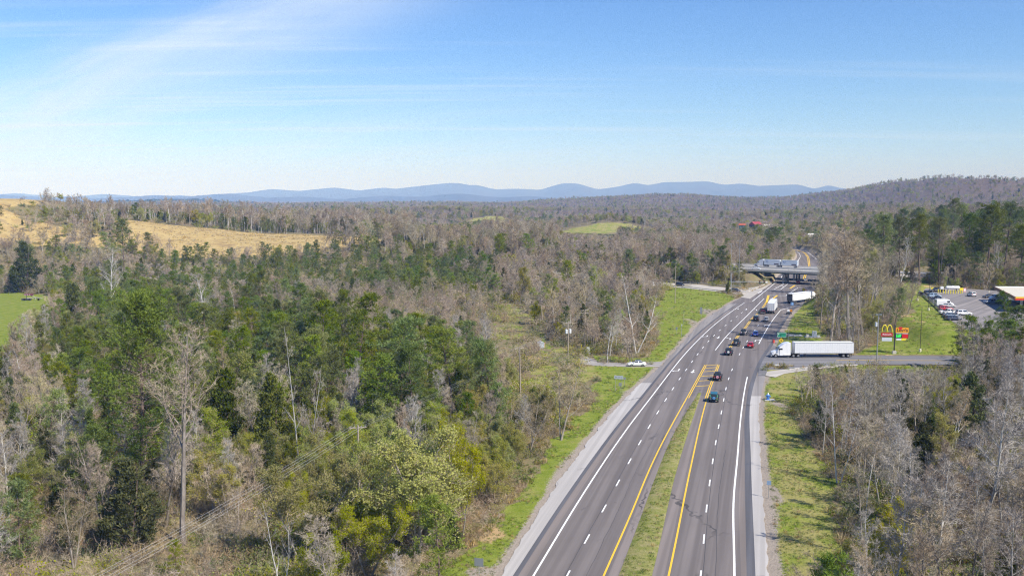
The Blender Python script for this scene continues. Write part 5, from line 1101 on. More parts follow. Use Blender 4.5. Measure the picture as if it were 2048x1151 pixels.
def tractor(root, y, c, sleeper=True):
    """cab facing +y with its front bumper at y"""
    m = MB(); m.loft([[(-.62, y - .1, .6), (.62, y - .1, .6), (.6, y - .12, 1.35), (-.6, y - .12, 1.35)], [(-.98, y - .6, .5), (.98, y - .6, .5), (.86, y - .6, 1.6), (-.86, y - .6, 1.6)], [(-1.08, y - 1.75, .5), (1.08, y - 1.75, .5), (1.0, y - 1.75, 1.85), (-1.0, y - 1.75, 1.85)]]); hood = m.build('hood', c, root, bevel=.06)
    m = MB(); m.loft([[(-1.14, y - 1.72, .55), (1.14, y - 1.72, .55), (1.06, y - 1.72, 1.9), (-1.06, y - 1.72, 1.9)], [(-1.18, y - 2.3, .55), (1.18, y - 2.3, .55), (1.04, y - 2.3, 2.9), (-1.04, y - 2.3, 2.9)], [(-1.22, y - 3.3, .55), (1.22, y - 3.3, .55), (1.1, y - 3.3, 3.65), (-1.1, y - 3.3, 3.65)], [(-1.24, y - 4.4, .55), (1.24, y - 4.4, .55), (1.18, y - 4.4, 4.0), (-1.18, y - 4.4, 4.0)], [(-1.24, y - 5.1, .6), (1.24, y - 5.1, .6), (1.18, y - 5.1, 4.0), (-1.18, y - 5.1, 4.0)]]); cab = m.build('cab', c, root, bevel=.05)
    m = MB(); quad_on(m, (.98, y - 1.76, 1.95), (-.98, y - 1.76, 1.95), (-.94, y - 2.28, 2.82), (.94, y - 2.28, 2.82), (.04, .05), .03); m.build('windshield', GLASSM, cab)
    for s in (-1, 1):
        MB().box((s * 1.15, y - 2.55, 2.2), (.12, .75, .62)).build('side_window', GLASSM, cab); MB().box((s * 1.22, y - 2.6, 1.35), (.05, .95, 1.5)).build('door', c, cab); MB().box((s * 1.42, y - 1.95, 2.25), (.14, .2, .55)).build('mirror', BLACK, cab)
        MB().box((s * .72, y - .3, 1.0), (.34, .14, .2)).build('headlight', LAMP, hood); MB().tube([(s * 1.0, y - 3.3, .75), (s * 1.0, y - 4.9, .75)], .32, 12).build('fuel_tank', CHROME, root); MB().tube([(s * 1.15, y - 5.2, 1.0), (s * 1.15, y - 5.2, 3.9)], .075, 8).build('exhaust_stack', CHROME, root)
        wheel(root, s * 1.02, y - 1.15, .52, .32)
        for q in (5.9, 7.2): wheel(root, s * .98, y - q, .52, .55)
    MB().box((0, y - .05, .55), (2.3, .24, .36)).build('bumper', CHROME, root); MB().box((0, y - .085, 1.02), (.95, .06, .6)).build('grille', CHROME, hood); MB().box((0, y - 6.0, .85), (.9, 3.6, .25)).build('chassis', DGREY, root)
def semi(name, label, pos, rz, cabc, boxc, doors=None, tl=14.0, cat='truck', group=None, cab=True):
    """origin in the middle of the whole rig, facing local +y"""
    t = thing(name, label, cat, pos, rz, group); tot = tl + 6.2; yr = -tot / 2
    trailer_box(t, yr, yr + tl, boxc, doors=doors); tractor(t, tot / 2, cabc)
    for s in (-1, 1):
        for q in (1.4, 2.7): wheel(t, s * .98, yr + q, .52, .55)
        MB().box((s * .7, yr + tl - 3.2, .65), (.16, .2, 1.1)).build('landing_leg', DGREY, t); MB().box((s * .98, yr + .55, .7), (.55, .03, .7)).build('mudflap', RUBBER, t)
    MB().box((0, yr + 2.4, 1.0), (1.0, 4.2, .28)).build('axle_frame', DGREY, t); return t
def text_mesh(s, size, mat, name='lettering', parent=None, loc=(0, 0, 0), rot=(math.pi / 2, 0, 0), depth=0.01, bold=0.0, sx=1.0):
    cu = bpy.data.curves.new(name, 'FONT'); cu.body = s; cu.size = size; cu.align_x = 'CENTER'; cu.align_y = 'CENTER'; cu.extrude = depth; cu.offset = bold
    tmp = bpy.data.objects.new(name, cu); C.objects.link(tmp); dg = bpy.context.evaluated_depsgraph_get(); me = bpy.data.meshes.new_from_object(tmp.evaluated_get(dg)); bpy.data.objects.remove(tmp); me.materials.clear(); me.materials.append(mat)
    o = link(name, me, parent); o.location = loc; o.rotation_euler = rot; o.scale = (sx, 1, 1); return o

# ------------------------------------------------------------------ traffic on the highway
JEEPS = 'off-roaders driving in a convoy'
def on_road(px, py, half=2.0):
    p = P(px, py); a = HEAD(p.y); return (p.x + math.sin(a) * half, p.y + math.cos(a) * half, 0.01), -a
def drive(name, label, cat, px, py, fn, half=2.2, group=None, **kw):
    loc, rz = on_road(px, py, half); t = thing(name, label, cat, loc, rz, group); fn(t, **kw); return t
teal = carpaint('teal', (0.02, 0.24, 0.25)); lime = carpaint('lime_green', (0.16, 0.50, 0.16)); blue = carpaint('blue', (0.03, 0.09, 0.38)); navy = carpaint('navy', (0.03, 0.04, 0.075)); blk = carpaint('black', (0.018, 0.018, 0.02)); red = carpaint('red', (0.42, 0.012, 0.02)); maroon = carpaint('maroon', (0.10, 0.012, 0.025)); wht = carpaint('white', (0.80, 0.80, 0.80)); silver = carpaint('silver', (0.42, 0.42, 0.42)); dgreen = carpaint('dark_teal', (0.03, 0.07, 0.075)); sky_b = carpaint('pale_blue', (0.32, 0.42, 0.55)); gblue = carpaint('grey_blue', (0.17, 0.21, 0.28))
SKYB = paint('sky_blue_vinyl', (0.10, 0.28, 0.55), .5)
j = drive('off_roader', 'teal and lime green off-roader with black spare wheel, last of the convoy', 'off-roader', 1427, 805, jeep, 2.1, JEEPS, c=teal, top=paint('blue_teal_top', (0.02, 0.13, 0.20), .5), cover=SKYB, accent=teal)
for s in (-1, 1): MB().loft([[(s * .80, -2.03, .62), (s * .5, -2.03, .62), (s * .62, -2.03, 1.1), (s * .80, -2.03, 1.1)], [(s * .80, -2.035, .62), (s * .5, -2.035, .62), (s * .62, -2.035, 1.1), (s * .80, -2.035, 1.1)]]).build('rear_panel', lime, j); MB().box((s * .74, -1.935, 1.45), (.14, .04, .5)).build('rear_pillar', lime, j)
drive('off_roader', 'black off-roader with pink and white spare wheel cover beside the yellow hatching', 'off-roader', 1434, 762, jeep, 2.1, JEEPS, c=blk, cover=paint('pink_cover', (0.62, 0.30, 0.36), .5), accent=maroon)
drive('off_roader', 'dark navy off-roader with white ring on its spare wheel, by the junction mouth', 'off-roader', 1456, 711, jeep, 2.1, JEEPS, c=navy, cover=PLATE, accent=navy)
drive('off_roader', 'dark green-grey off-roader directly ahead of the navy off-roader', 'off-roader', 1471.5, 692, jeep, 2.1, JEEPS, c=dgreen, cover=RIM, accent=dgreen)
drive('off_roader', 'white off-roader with black soft top in the left lane', 'off-roader', 1486, 671, jeep, 2.1, JEEPS, c=wht, accent=wht, cover=DGREY)
drive('sedan', 'red sedan in the right lane next to the dark off-roaders', 'car', 1500, 696, sedan, 2.3, c=red)
drive('sedan', 'blue sedan in the right lane ahead of the red one', 'car', 1510, 673, sedan, 2.3, c=blue)
drive('suv', 'black sport utility car in the left lane behind the dark pickup', 'car', 1511, 642, suv, 2.3, c=blk)
drive('sedan', 'silver sedan behind the box trailer', 'car', 1532, 643.5, sedan, 2.3, c=silver)
drive('pickup_truck', 'dark pickup with red tail lamps and covered load beside the box trailer', 'pickup', 1525, 628, pickup, 2.9, c=blk, load=maroon)
drive('suv', 'dark red sport utility car under the interstate bridge', 'car', 1596, 568, suv, 2.3, c=red)
for i, (q, lb) in enumerate((((1574, 560), 'dark car in the shade under the bridge'), ((1611, 563), 'grey car in the shade beside the bridge pier'))): drive('sedan', lb, 'car', q[0], q[1], sedan, 2.3, c=(blk, silver)[i])
BOXW = paint('trailer_white', (0.74, 0.75, 0.77), .45, dirt=.25); BOXW2 = paint('trailer_bright_white', (0.82, 0.82, 0.82), .45); BOXB = paint('trailer_pale_blue_white', (0.66, 0.71, 0.77), .45, dirt=.2); DOORD = paint('trailer_dark_doors', (0.09, 0.065, 0.06), .5, dirt=.4)
loc, rz = on_road(1541.5, 627.5, 10.1); semi('semi_truck', 'semi truck with dirty white box trailer heading away in the right lane', loc, rz, wht, BOXW)
a, b = P(1579, 607), P(1622, 601); dvec = (b - a).normalized(); mid = a + dvec * 10.1; semi('semi_truck', 'white semi trailer with dark rear doors turning onto the entry ramp', (mid.x, mid.y, .01), -math.atan2(dvec.x, dvec.y), wht, BOXW2, DOORD)
a, b = P(1539, 714), P(1706, 713); mid = (a + b) / 2; semi('semi_truck', 'long white semi truck leaving the side road onto the highway', (mid.x, mid.y + .3, .01), math.pi / 2 + .01, wht, BOXW, tl=15.9)
# double trailer rig on the far interstate deck
ang_i = math.atan2(-IDX[0], -IDX[1]); pc = P(1555.5, 534, 6.4); t = thing('semi_truck', 'pale tractor pulling two short trailers across the interstate bridge', 'truck', (pc.x, pc.y, 6.36), -ang_i)
for y0, y1 in ((-10.4, -2.2), (-1.3, 6.9)):
    o = trailer_box(t, y0, y1, BOXB, ribs=False, name='trailer_box', H=3.9)
    for s in (-1, 1):
        MB().box((s * 1.286, y0 + 1.7, 1.75), (.02, 2.4, .6)).build('dark_decal', paint('decal_grey', (0.10, 0.07, 0.09), .5), o)
        m = MB(); m.tube([(s * 1.282, y1 - 1.6, 2.9), (s * 1.296, y1 - 1.6, 2.9)], .55, 20); q = m.build('round_emblem', paint('emblem_blue', (0.12, 0.2, 0.42), .5), o); m = MB(); m.tube([(s * 1.29, y1 - 1.6, 2.9), (s * 1.302, y1 - 1.6, 2.9)], .36, 20); m.build('emblem_centre', BOXB, q)
        wheel(t, s * .98, y0 + 1.2, .52, .55)
wheel(t, .98, -1.6, .5, .5); wheel(t, -.98, -1.6, .5, .5)
tractor(t, 12.6, wht)
pn = P(1515, 539.5, 6.4); t = thing('sedan', 'white car on the near interstate deck', 'car', (pn.x, pn.y + 3, 6.36), -math.atan2(IDX[0], IDX[1])); sedan(t, wht)
# cars on the ramp and the driveway
RD = math.atan2(P(1446, 579).x - P(1350, 569).x, P(1446, 579).y - P(1350, 569).y)
p = PG(1360, 572, .8); t = thing('sedan', 'dark sedan far up the exit ramp', 'car', (p.x, p.y, gz(p.x, p.y) + .25), -RD); sedan(t, blk)
p = P(1471, 584); t = thing('suv', 'dark car waiting at the foot of the exit ramp', 'car', (p.x, p.y, .02), -RD); suv(t, navy)
p = P(1273.5, 731.5); t = thing('sedan', 'white sedan with black roof crossing the left driveway', 'car', (p.x, p.y, .04), math.pi / 2); sedan(t, wht, L=4.7)
MB().loft([[(-.6, -1.05, 1.452), (.6, -1.05, 1.452), (.6, .3, 1.452), (-.6, .3, 1.452)], [(-.56, -1.0, 1.51), (.56, -1.0, 1.51), (.56, .26, 1.51), (-.56, .26, 1.51)]]).build('roof', GLASSM, t)
# parked vehicles on the terrace
def park(name, label, cat, px, py, ang, fn, **kw):
    p = P(px, py, 5.07); t = thing(name, label, cat, (p.x, p.y, 5.07), -ang, 'vehicles parked at the station'); fn(t, **kw); return t
E1 = R(92)
park('pickup_truck', 'black pickup nearest the propane tank fence', 'pickup', 1853, 590, E1, pickup, c=blk)
park('pickup_truck', 'black pickup with open bed behind the pale blue car', 'pickup', 1873, 584, E1 - math.pi, pickup, c=blk)
park('suv', 'pale blue sport utility car beside the black pickup', 'car', 1869, 595, E1, suv, c=sky_b)
park('pickup_truck', 'dark blue pickup parked behind the white cargo van', 'pickup', 1874, 601, E1, pickup, c=navy)
park('van', 'tall white cargo van facing away from the fence', 'van', 1888, 612, E1, van, c=wht)
park('sedan', 'silver sedan between the cargo van and red car', 'car', 1897, 614.5, E1, sedan, c=silver)
park('sedan', 'red hatchback parked beside the white cargo van', 'car', 1891, 620, E1, sedan, c=red, hatch=True)
park('pickup_truck', 'white crew-cab pickup next to the red hatchback', 'pickup', 1897, 628, E1, pickup, c=wht)
park('sedan', 'grey sedan beside the white crew-cab pickup', 'car', 1902, 634, E1, sedan, c=gblue)
park('sedan', 'dark blue hatchback at the near end of the row', 'car', 1907, 640, E1, sedan, c=navy, hatch=True)
park('suv', 'white car with its nose past the dark blue hatchback', 'car', 1927, 630, E1, suv, c=wht)
park('suv', 'white sport utility car standing alone by the tank', 'car', 1943, 592, R(4), suv, c=wht)
park('van', 'white van parked under the front pine', 'van', 1995, 600, -E1, van, c=wht, H=2.2)
park('sedan', 'black car half hidden behind the right-hand white van', 'car', 1978, 595.5, -E1, sedan, c=blk)
park('pickup_truck', 'grey-blue pickup in front of the right-hand white van', 'pickup', 1985, 607, -E1, pickup, c=gblue)

# ------------------------------------------------------------------ bridges
M_GIRD = paint('teal_girder', (0.03, 0.085, 0.085), .5); M_PARA = paint('parapet_concrete', (0.72, 0.68, 0.61), .8, dirt=.15); M_UNDER = paint('bridge_concrete', (0.42, 0.40, 0.37), .85, dirt=.3)
def ipt(s, o, z): q = along(s, o); return (q[0], q[1], z)
for bi, (o0, o1, lb) in enumerate(((0.0, 12.5, 'nearer interstate bridge with pale parapet over the highway'), (19.0, 33.0, 'farther interstate bridge carrying the double-trailer truck'))):
    t = thing('overpass_bridge', lb, 'bridge', (0, 0, 0)); s0, s1 = -9.5, 50.0
    def slab(a, b, c, d, z0, z1): return MB().prism([along(a, c), along(b, c), along(b, d), along(a, d)], z0, z1)
    slab(s0, s1, o0, o1, 6.0, 6.35).build('deck', M_UNDER, t)
    for q in (o0, o1 - .35):
        slab(s0 - 18, s1, q, q + .35, 5.7, 6.8).build('parapet', M_PARA, t); m = MB()
        for k in range(27): p_ = ipt(s0 - 17 + k * 2.9, q + .17, 7.0); m.box(p_, (.12, .12, .42))
        m.tube([ipt(s0 - 18, q + .17, 7.2), ipt(s1, q + .17, 7.2)], .07, 6); m.build('railing', GALV, t)
    for q in np.linspace(o0 + 1.2, o1 - 1.6, 5): slab(s0, s1, q, q + .35, 4.95, 5.998).build('girder', M_GIRD, t)
    for s in (14.0,):
        cap = slab(s - .5, s + .5, o0 + .6, o1 - .6, 4.2, 4.948).build('pier_cap', M_UNDER, t)
        for q in np.linspace(o0 + 2, o1 - 2, 3): m = MB(); m.tube([ipt(s, q, -.2), ipt(s, q, 4.198)], .5, 12); m.build('column', M_UNDER, t)
    for s in (46.0,):
        slab(s - .5, s + .5, o0 + .6, o1 - .6, 4.2, 4.948).build('pier_cap', M_UNDER, t)
        for q in np.linspace(o0 + 2, o1 - 2, 3): m = MB(); m.tube([ipt(s, q, -.2), ipt(s, q, 4.198)], .5, 12); m.build('column', M_UNDER, t)
    for s, w_ in ((s0, 1),):
        a = [along(s + 7.2, o0 + .4), along(s + 8.2, o0 + .4), along(s + 8.2, o1 - .4), along(s + 7.2, o1 - .4)]; MB().prism(a, -0.5, 4.93).build('abutment', M_UNDER, t)
# barrier along the interstate to the west
for o_, lb in ((-.1, 'concrete barrier along the near interstate lanes'), (33.2, 'concrete barrier along the far interstate lanes')):
    t = MB().prism([along(-300, o_), along(-28.5, o_), along(-28.5, o_ + .35), along(-300, o_ + .35)], 5.6, 7.15).build('barrier_wall', M_PARA); tag(t, lb, 'barrier')
# guardrails
def guardrail(label, pts, zoff=0.0, k=14):
    t = thing('guardrail', label, 'guardrail', tuple(pts[0])); o0 = Vector(pts[0]); q = resamp(pts, k); q = [Vector(p) - o0 for p in q]
    m = MB(); 
    for dz, r in ((.62, .07), (.76, .07), (.69, .035)): m.tube([p + Vector((0, 0, dz)) for p in q], r, 6)
    m.build('rail', GALV, t)
    for p in q: MB().box((p.x, p.y, p.z + .3), (.14, .14, .95)).build('post', WOODP, t)
gu = [(p[0], p[1] + 1.2, p[2] + .02) for p in ru[4:30:3]]; gl = [(p[0], p[1] - 1.2, p[2] + .02) for p in rl[4:32:3]]
guardrail('galvanised guardrail on the far side of the exit ramp', gu, k=18); guardrail('galvanised guardrail on the lawn side of the exit ramp', gl, k=18)
a = [P(1838, 585, 5.05), P(1848, 592, 5.05), P(1868, 610, 5.05), P(1882, 623, 5.05), P(1896, 640, 5.05)]
t = thing('car_park_fence', 'low grey fence along the edge of the car park lawn', 'fence', tuple(a[0])); q = [Vector(p) - a[0] for p in resamp(a, 26)]
m = MB()
for dz in (.25, .5, .75, 1.0): m.tube([p + Vector((0, 0, dz)) for p in q], .075, 4)
m.build('rail', paint('fence_grey', (0.16, 0.175, 0.19), .6), t)
for p in q: MB().box((p.x, p.y, p.z + .45), (.16, .16, 1.3)).build('post', paint('fence_grey', (0.16, 0.175, 0.19), .6), t)

# ------------------------------------------------------------------ poles, wires
TOPS = {}
def utility_pole(key, label, base, top, arms=1, trans=0, r=.15, rz=0.3, lean=(0, 0), steel=False):
    p = PG(*base); h = up_at(top, p) - p.z; t = thing('utility_pole', label, 'pole', tuple(p), rz); mat = GALV if steel else WOODP
    MB().tube([(0, 0, -.3), (lean[0] * .5, lean[1] * .5, h * .5), (lean[0], lean[1], h)], [r, r * .85, r * .65], 8).build('mast', mat, t); tops = []
    for k in range(arms):
        z = h - .35 - k * .75; MB().box((lean[0], lean[1] + r * .9, z), (2.3, .11, .13)).build('crossarm', WOODP, t)
        for x in (-1.05, -.45, .45, 1.05):
            if k == 0: tops.append((x, z + .26))
            MB().tube([(lean[0] + x, lean[1] + r * .9, z + .06), (lean[0] + x, lean[1] + r * .9, z + .26)], [.05, .035], 6).build('insulator', paint('porcelain', (0.35, 0.33, 0.32), .3), t)
    for k in range(trans):
        x = (-1, 1)[k] * .62; m = MB(); m.tube([(x, 0, h - 3.1), (x, 0, h - 3.0), (x, 0, h - 2.05), (x, 0, h - 1.98)], [.28, .33, .33, .24], 12); m.build('transformer', paint('transformer_grey', (0.66, 0.68, 0.70), .4), t)
    TOPS[key] = [(p.x + math.cos(rz) * (x + lean[0]), p.y + math.sin(rz) * (x + lean[0]), p.z + z) for x, z in (tops or [(0, h)])]; return t
utility_pole('A', 'weathered pole whose four wires run to the lower left', (719, 1022), 850, 1, 0, .17, .25)
utility_pole('B', 'pale leaning pole with one crossarm above the dry thicket', (1041, 800), 693, 1, 0, .17, .5, (-.25, 0))
utility_pole('C', 'utility pole carrying two white transformers', (1136, 722), 643, 1, 2, .16, .6)
utility_pole('D', 'tall utility pole with crossarm behind the electrical cabinet', (1169.5, 700), 618, 2, 0, .16, .5)
utility_pole('E', 'short bare pole holding the white electrical cabinet', (1174.5, 704), 645, 0, 0, .13)
utility_pole('F', 'wooden pole beside the triangle of lawn', (1350, 606), 530, 0, 0, .17)
utility_pole('G', 'thin pole among the trees behind the white driveway tree', (1287, 620), 561, 0, 0, .14)
utility_pole('H', 'pole with crossarm in the wood behind the ramp', (1397, 566), 503, 1, 0, .15, .2)
p0 = Vector((-47, 46, gz(-47, 46)))
TOPS['Z'] = [(p0.x + math.cos(.25) * x, p0.y + math.sin(.25) * x, p0.z + 9.2) for x in (-1.05, -.45, .45, 1.05)]
utility_pole('R', 'galvanised metal pole with lamp heads and a transformer by the side road', (1752.5, 742), 628, 0, 0, .16, 0, steel=True)
tR = [o for o in C.objects if o.name.startswith('utility_pole')][-1]; hR = TOPS['R'][0][2] - tR.location.z
for s in (-1, 1): MB().box((s * .42, -.1, hR - .08), (.62, .34, .2)).build('lamp_head', CHROME, tR)
MB().tube([(-.5, 0, hR - 3.0), (-.5, 0, hR - 2.0)], .28, 12).build('transformer', paint('transformer_grey', (0.66, 0.68, 0.70), .4), tR)
M_WIRE = paint('aluminium_wire', (0.42, 0.41, 0.40), .5)
def wires(a, b, sag, label, r=.014):
    for i, (p, q) in enumerate(zip(TOPS[a], TOPS[b])):
        p, q = Vector(p), Vector(q); pts = [p.lerp(q, s) - Vector((0, 0, sag * 4 * s * (1 - s))) for s in np.linspace(0, 1, 15)]
        o = MB().tube([v - p for v in pts], r, 4).build('power_wire', M_WIRE); o.location = p; tag(o, f'{("first", "second", "third", "fourth")[i]} wire from the left, {label}', 'wire', 'overhead wires')
wires('Z', 'A', 1.1, 'running down from the weathered pole to lower left', .012); wires('A', 'B', 1.2, 'between the weathered and the leaning pole', .007); wires('B', 'C', .7, 'between the leaning and the transformer pole', .007); wires('C', 'D', .6, 'between the transformer pole and the tall pole behind it', .007)
TOPS['D1'] = [TOPS['D'][3]]; wires('D1', 'R', 1.5, 'crossing the highway to the metal pole', .007)
TOPS['D2'] = [TOPS['D'][2]]; wires('D2', 'G', .8, 'from the tall pole into the wood', .007)
def light_pole(label, base, top, z0=0.0, heads=2, mat=None, foot=True, r=.09, arm=0.9):
    p = PG(*base, z0); h = up_at(top, p) - p.z; t = thing('lamp_post', label, 'lamp post', tuple(p)); mat = mat or BRONZE
    if foot: m = MB(); m.tube([(0, 0, -.3), (0, 0, .8), (0, 0, .86)], [.34, .34, .28], 12); m.build('footing', paint('footing_cream', (0.66, 0.62, 0.48), .8), t)
    MB().tube([(0, 0, 0), (0, 0, h)], [r, r * .7], 8).build('mast', mat, t)
    for s in ((-1, 1) if heads == 2 else (1,))[:heads]: MB().box((s * arm * .5, 0, h - .03), (arm, .07, .07)).build('arm', mat, t); MB().box((s * (arm + .2), 0, h - .04), (.6, .36, .14)).build('lamp_head', mat, t)
light_pole('dark two-headed lamp post next to the fuel price sign', (1840, 703), 612); light_pole('dark lamp post on the lawn beside the middle of the fence', (1857, 621), 545, 2.0); light_pole('dark lamp post on the lawn near the far end of the fence', (1835, 601), 548, 3.5)
light_pole('dark lamp post on the strip behind the car park', (1977, 586), 540, 5.0)
for bx_, by_, tp_, lb in ((1461, 572, 487, 'tall grey lighting mast left of the pair above the ramp'), (1477.5, 573, 481, 'tall grey lighting mast right of the pair above the ramp'), (1537, 520, 486, 'thin grey mast beside the far road bend'), (1549, 533, 514, 'short grey mast behind the double-trailer truck')):
    light_pole(lb, (bx_, by_), tp_, 3.0, 2, GALV, False, .12, .7)

# traffic signal
p = P(1462, 586); h = up_at(546, p); t = thing('traffic_signal', 'grey traffic signal mast with long arm at the ramp end', 'traffic light', tuple(p), R(-4)); ZA = up_at(563, p)
MB().tube([(0, 0, 0), (0, 0, h)], [.2, .15], 10).build('mast', GALV, t); MB().tube([(0, 0, ZA), (10, 0, ZA + .1), (20, 0, ZA - .35)], [.14, .11, .08], 8).build('signal_arm', GALV, t); MB().tube([(0, 0, h), (1.2, 0, h + .75), (4.0, 0, h + .95)], [.09, .07, .06], 8).build('lamp_arm', GALV, t); MB().box((4.3, 0, h + .93), (.9, .36, .16)).build('lamp_head', WHITE, t); m = MB(); m.tube([(0, 0, -.1), (0, 0, .25)], .45, 12); m.build('footing', CONC, t)
for x in (12.6, 14.6, 18.4):
    s = MB().box((x, 0, ZA - .1), (.42, .3, 1.15)).build('signal_head', paint('signal_black', (0.02, 0.02, 0.02), .5), t); MB().box((x, .17, ZA - .1), (.72, .03, 1.45)).build('backplate', BLACK, s)
    for k, (cn, cc) in enumerate((('red_lens', (.35, .02, .02)), ('amber_lens', (.4, .2, .02)), ('green_lens', (.02, .25, .12)))): MB().tube([(x, -.15, ZA + .25 - .36 * k), (x, -.19, ZA + .25 - .36 * k)], .13, 12).build('lens', paint(cn, cc, .3), s)
MB().box((15.6, -.02, ZA - .1), (.9, .05, .75)).build('sign_plate', WHITE, t)

# ------------------------------------------------------------------ signs
GREENS = paint('sign_green', (0.015, 0.27, 0.16), .5); YELS = paint('sign_yellow', (0.78, 0.52, 0.02), .5); ORNS = paint('sign_orange', (0.80, 0.28, 0.02), .5); BLUES = paint('sign_blue', (0.05, 0.20, 0.52), .5)
def sign(label, base, z_low, w, h, mat, posts=1, diamond=False, rz=0.0, back=False, ink=None, pr=.04):
    p = PG(*base); t = thing('road_sign', label, 'sign', tuple(p), rz)
    for i in range(posts): x = 0 if posts == 1 else (-.36, .36)[i] * w; MB().tube([(x, .05, -.2), (x, .05, z_low + h * (.9 if not diamond else .8))], pr, 6).build('post', GALV, t)
    if diamond: MB().prism([(0, z_low), (w / 2, z_low + h / 2), (0, z_low + h), (-w / 2, z_low + h / 2)], -.03, 0, 'Y').build('panel', mat, t)
    else: MB().box((0, -.015, z_low + h / 2), (w, .03, h)).build('panel', mat, t, bevel=.008)
    if ink: ink(t, z_low)
    return t
sign('grey back of a sign on a post at the bottom of the verge', (958, 1166), 2.0, 1.05, .95, SIGNBACK, rz=R(-15))
def ink_wide(t, z):
    for x, w_ in ((-.55, .5), (.1, .45), (.62, .3)): MB().box((x, -.036, z + .38), (w_, .012, .16)).build('lettering_bar', SIGNBACK, t)
sign('wide pale sign on two posts at the edge of the verge', (1237, 783), 2.9, 2.0, .75, paint('sign_pale', (0.42, 0.47, 0.50), .5), 2, rz=R(-12), ink=ink_wide)
sign('small grey sign standing before the wide pale one', (1240, 785), 1.5, .62, .75, SIGNBACK, rz=R(-12)); sign('small dark sign behind the wide pale one', (1249, 772), 1.6, .5, .5, SIGNBACK, rz=R(-12))
sign('lone small blue-grey sign on the right-hand verge', (1537, 996), 2.0, .6, .62, paint('sign_blue_grey', (0.22, 0.32, 0.48), .5), rz=R(-10))
sign('tall narrow grey sign on the triangle of lawn', (1402, 641), 2.4, .75, 2.4, SIGNBACK, rz=R(-15)); sign('small grey square sign low on the lawn edge', (1353, 668), 1.4, .6, .9, SIGNBACK, rz=R(-15)); sign('slim pale marker post on the lawn edge', (1363, 673), 3.4, .3, .5, paint('sign_pale', (0.42, 0.47, 0.50), .5), pr=.07)
sign('thin dark marker pole on the triangle of lawn', (1367.5, 649), 4.6, .25, .4, DGREY, pr=.05)
def ink_green(t, z):
    b = .05
    for c_, d_ in (((0, -.036, z + 1.4), (2.5, .012, b)), ((0, -.036, z + .08), (2.5, .012, b)), ((-1.24, -.036, z + .74), (b, .012, 1.36)), ((1.24, -.036, z + .74), (b, .012, 1.36))): MB().box(c_, d_).build('border', WHITE, t)
    MB().prism([(-.95, z + .75), (-.8, z + .75), (-.8, z + 1.05), (-.7, z + 1.05), (-.875, z + 1.3), (-1.05, z + 1.05), (-.95, z + 1.05)], -.045, -.032, 'Y').build('arrow', WHITE, t); MB().box((.25, -.036, z + 1.1), (1.5, .012, .14)).build('lettering_bar', paint('sign_dark_green', (0.01, 0.09, 0.06), .5), t); m = MB(); m.tube([(-.3, -.03, z + .55), (-.3, -.045, z + .55)], .24, 14); m.build('dark_disc', paint('sign_dark_green', (0.01, 0.09, 0.06), .5), t)
sign('green direction sign with white border at the junction corner', (1563, 686), 1.75, 2.6, 1.5, GREENS, 2, rz=R(-8), ink=ink_green)
def ink_y(t, z):
    MB().box((0, -.036, z + .95), (.22, .012, .3)).build('symbol', BLACK, t); MB().box((0, -.036, z + .55), (.3, .012, .2)).build('symbol', BLACK, t)
sign('yellow diamond warning sign just below the green one', (1562, 687.5), .35, 1.5, 1.5, YELS, 1, True, R(-8), ink=ink_y)
sign('yellow diamond sign by the entry ramp mouth', (1607, 586), .8, 1.7, 1.7, YELS, 1, True, R(-10)); sign('blue sign at the kerb under the turning trailer', (1584, 613), .6, 1.1, 1.2, paint('sign_light_blue', (0.25, 0.45, 0.80), .5), 1)
sign('thin white marker pole behind the yellow diamond', (1577, 681), 3.0, .12, .3, WHITE, pr=.05)
p = P(1547, 685); t = thing('traffic_barrel', 'red and white barrel at the corner beside the green sign', 'barrel', tuple(p)); MB().tube([(0, 0, 0), (0, 0, 1.05)], [.36, .27], 12).build('drum', paint('barrel_red', (0.60, 0.06, 0.04), .5), t)
for z in (.35, .7): MB().tube([(0, 0, z), (0, 0, z + .16)], [.35 - z * .08, .34 - z * .08], 12).build('band', WHITE, t)
p = P(1611, 583); t = thing('traffic_barrel', 'orange barrel beyond the yellow diamond at the entry ramp', 'barrel', tuple(p)); MB().tube([(0, 0, 0), (0, 0, 1.05)], [.36, .27], 12).build('drum', paint('barrel_orange', (0.75, 0.25, 0.05), .5), t); MB().tube([(0, 0, .5), (0, 0, .68)], [.325, .315], 12).build('band', WHITE, t)
p = P(1578, 628); t = thing('work_trailer', 'small dark work trailer with white hood and orange diamond board', 'trailer', tuple(p), R(-20))
MB().box((0, 0, .65), (1.5, 2.2, .6)).build('bed', DGREY, t, bevel=.04); MB().box((-.25, -.2, 1.3), (.9, 1.4, .66), taper=.8).build('hood', WHITE, t, bevel=.05); MB().prism([(.75, .9), (1.35, 1.5), (.75, 2.1), (.15, 1.5)], -1.16, -1.12, 'Y').build('board', ORNS, t)
for s in (-1, 1): wheel(t, s * .85, 0, .34, .2)
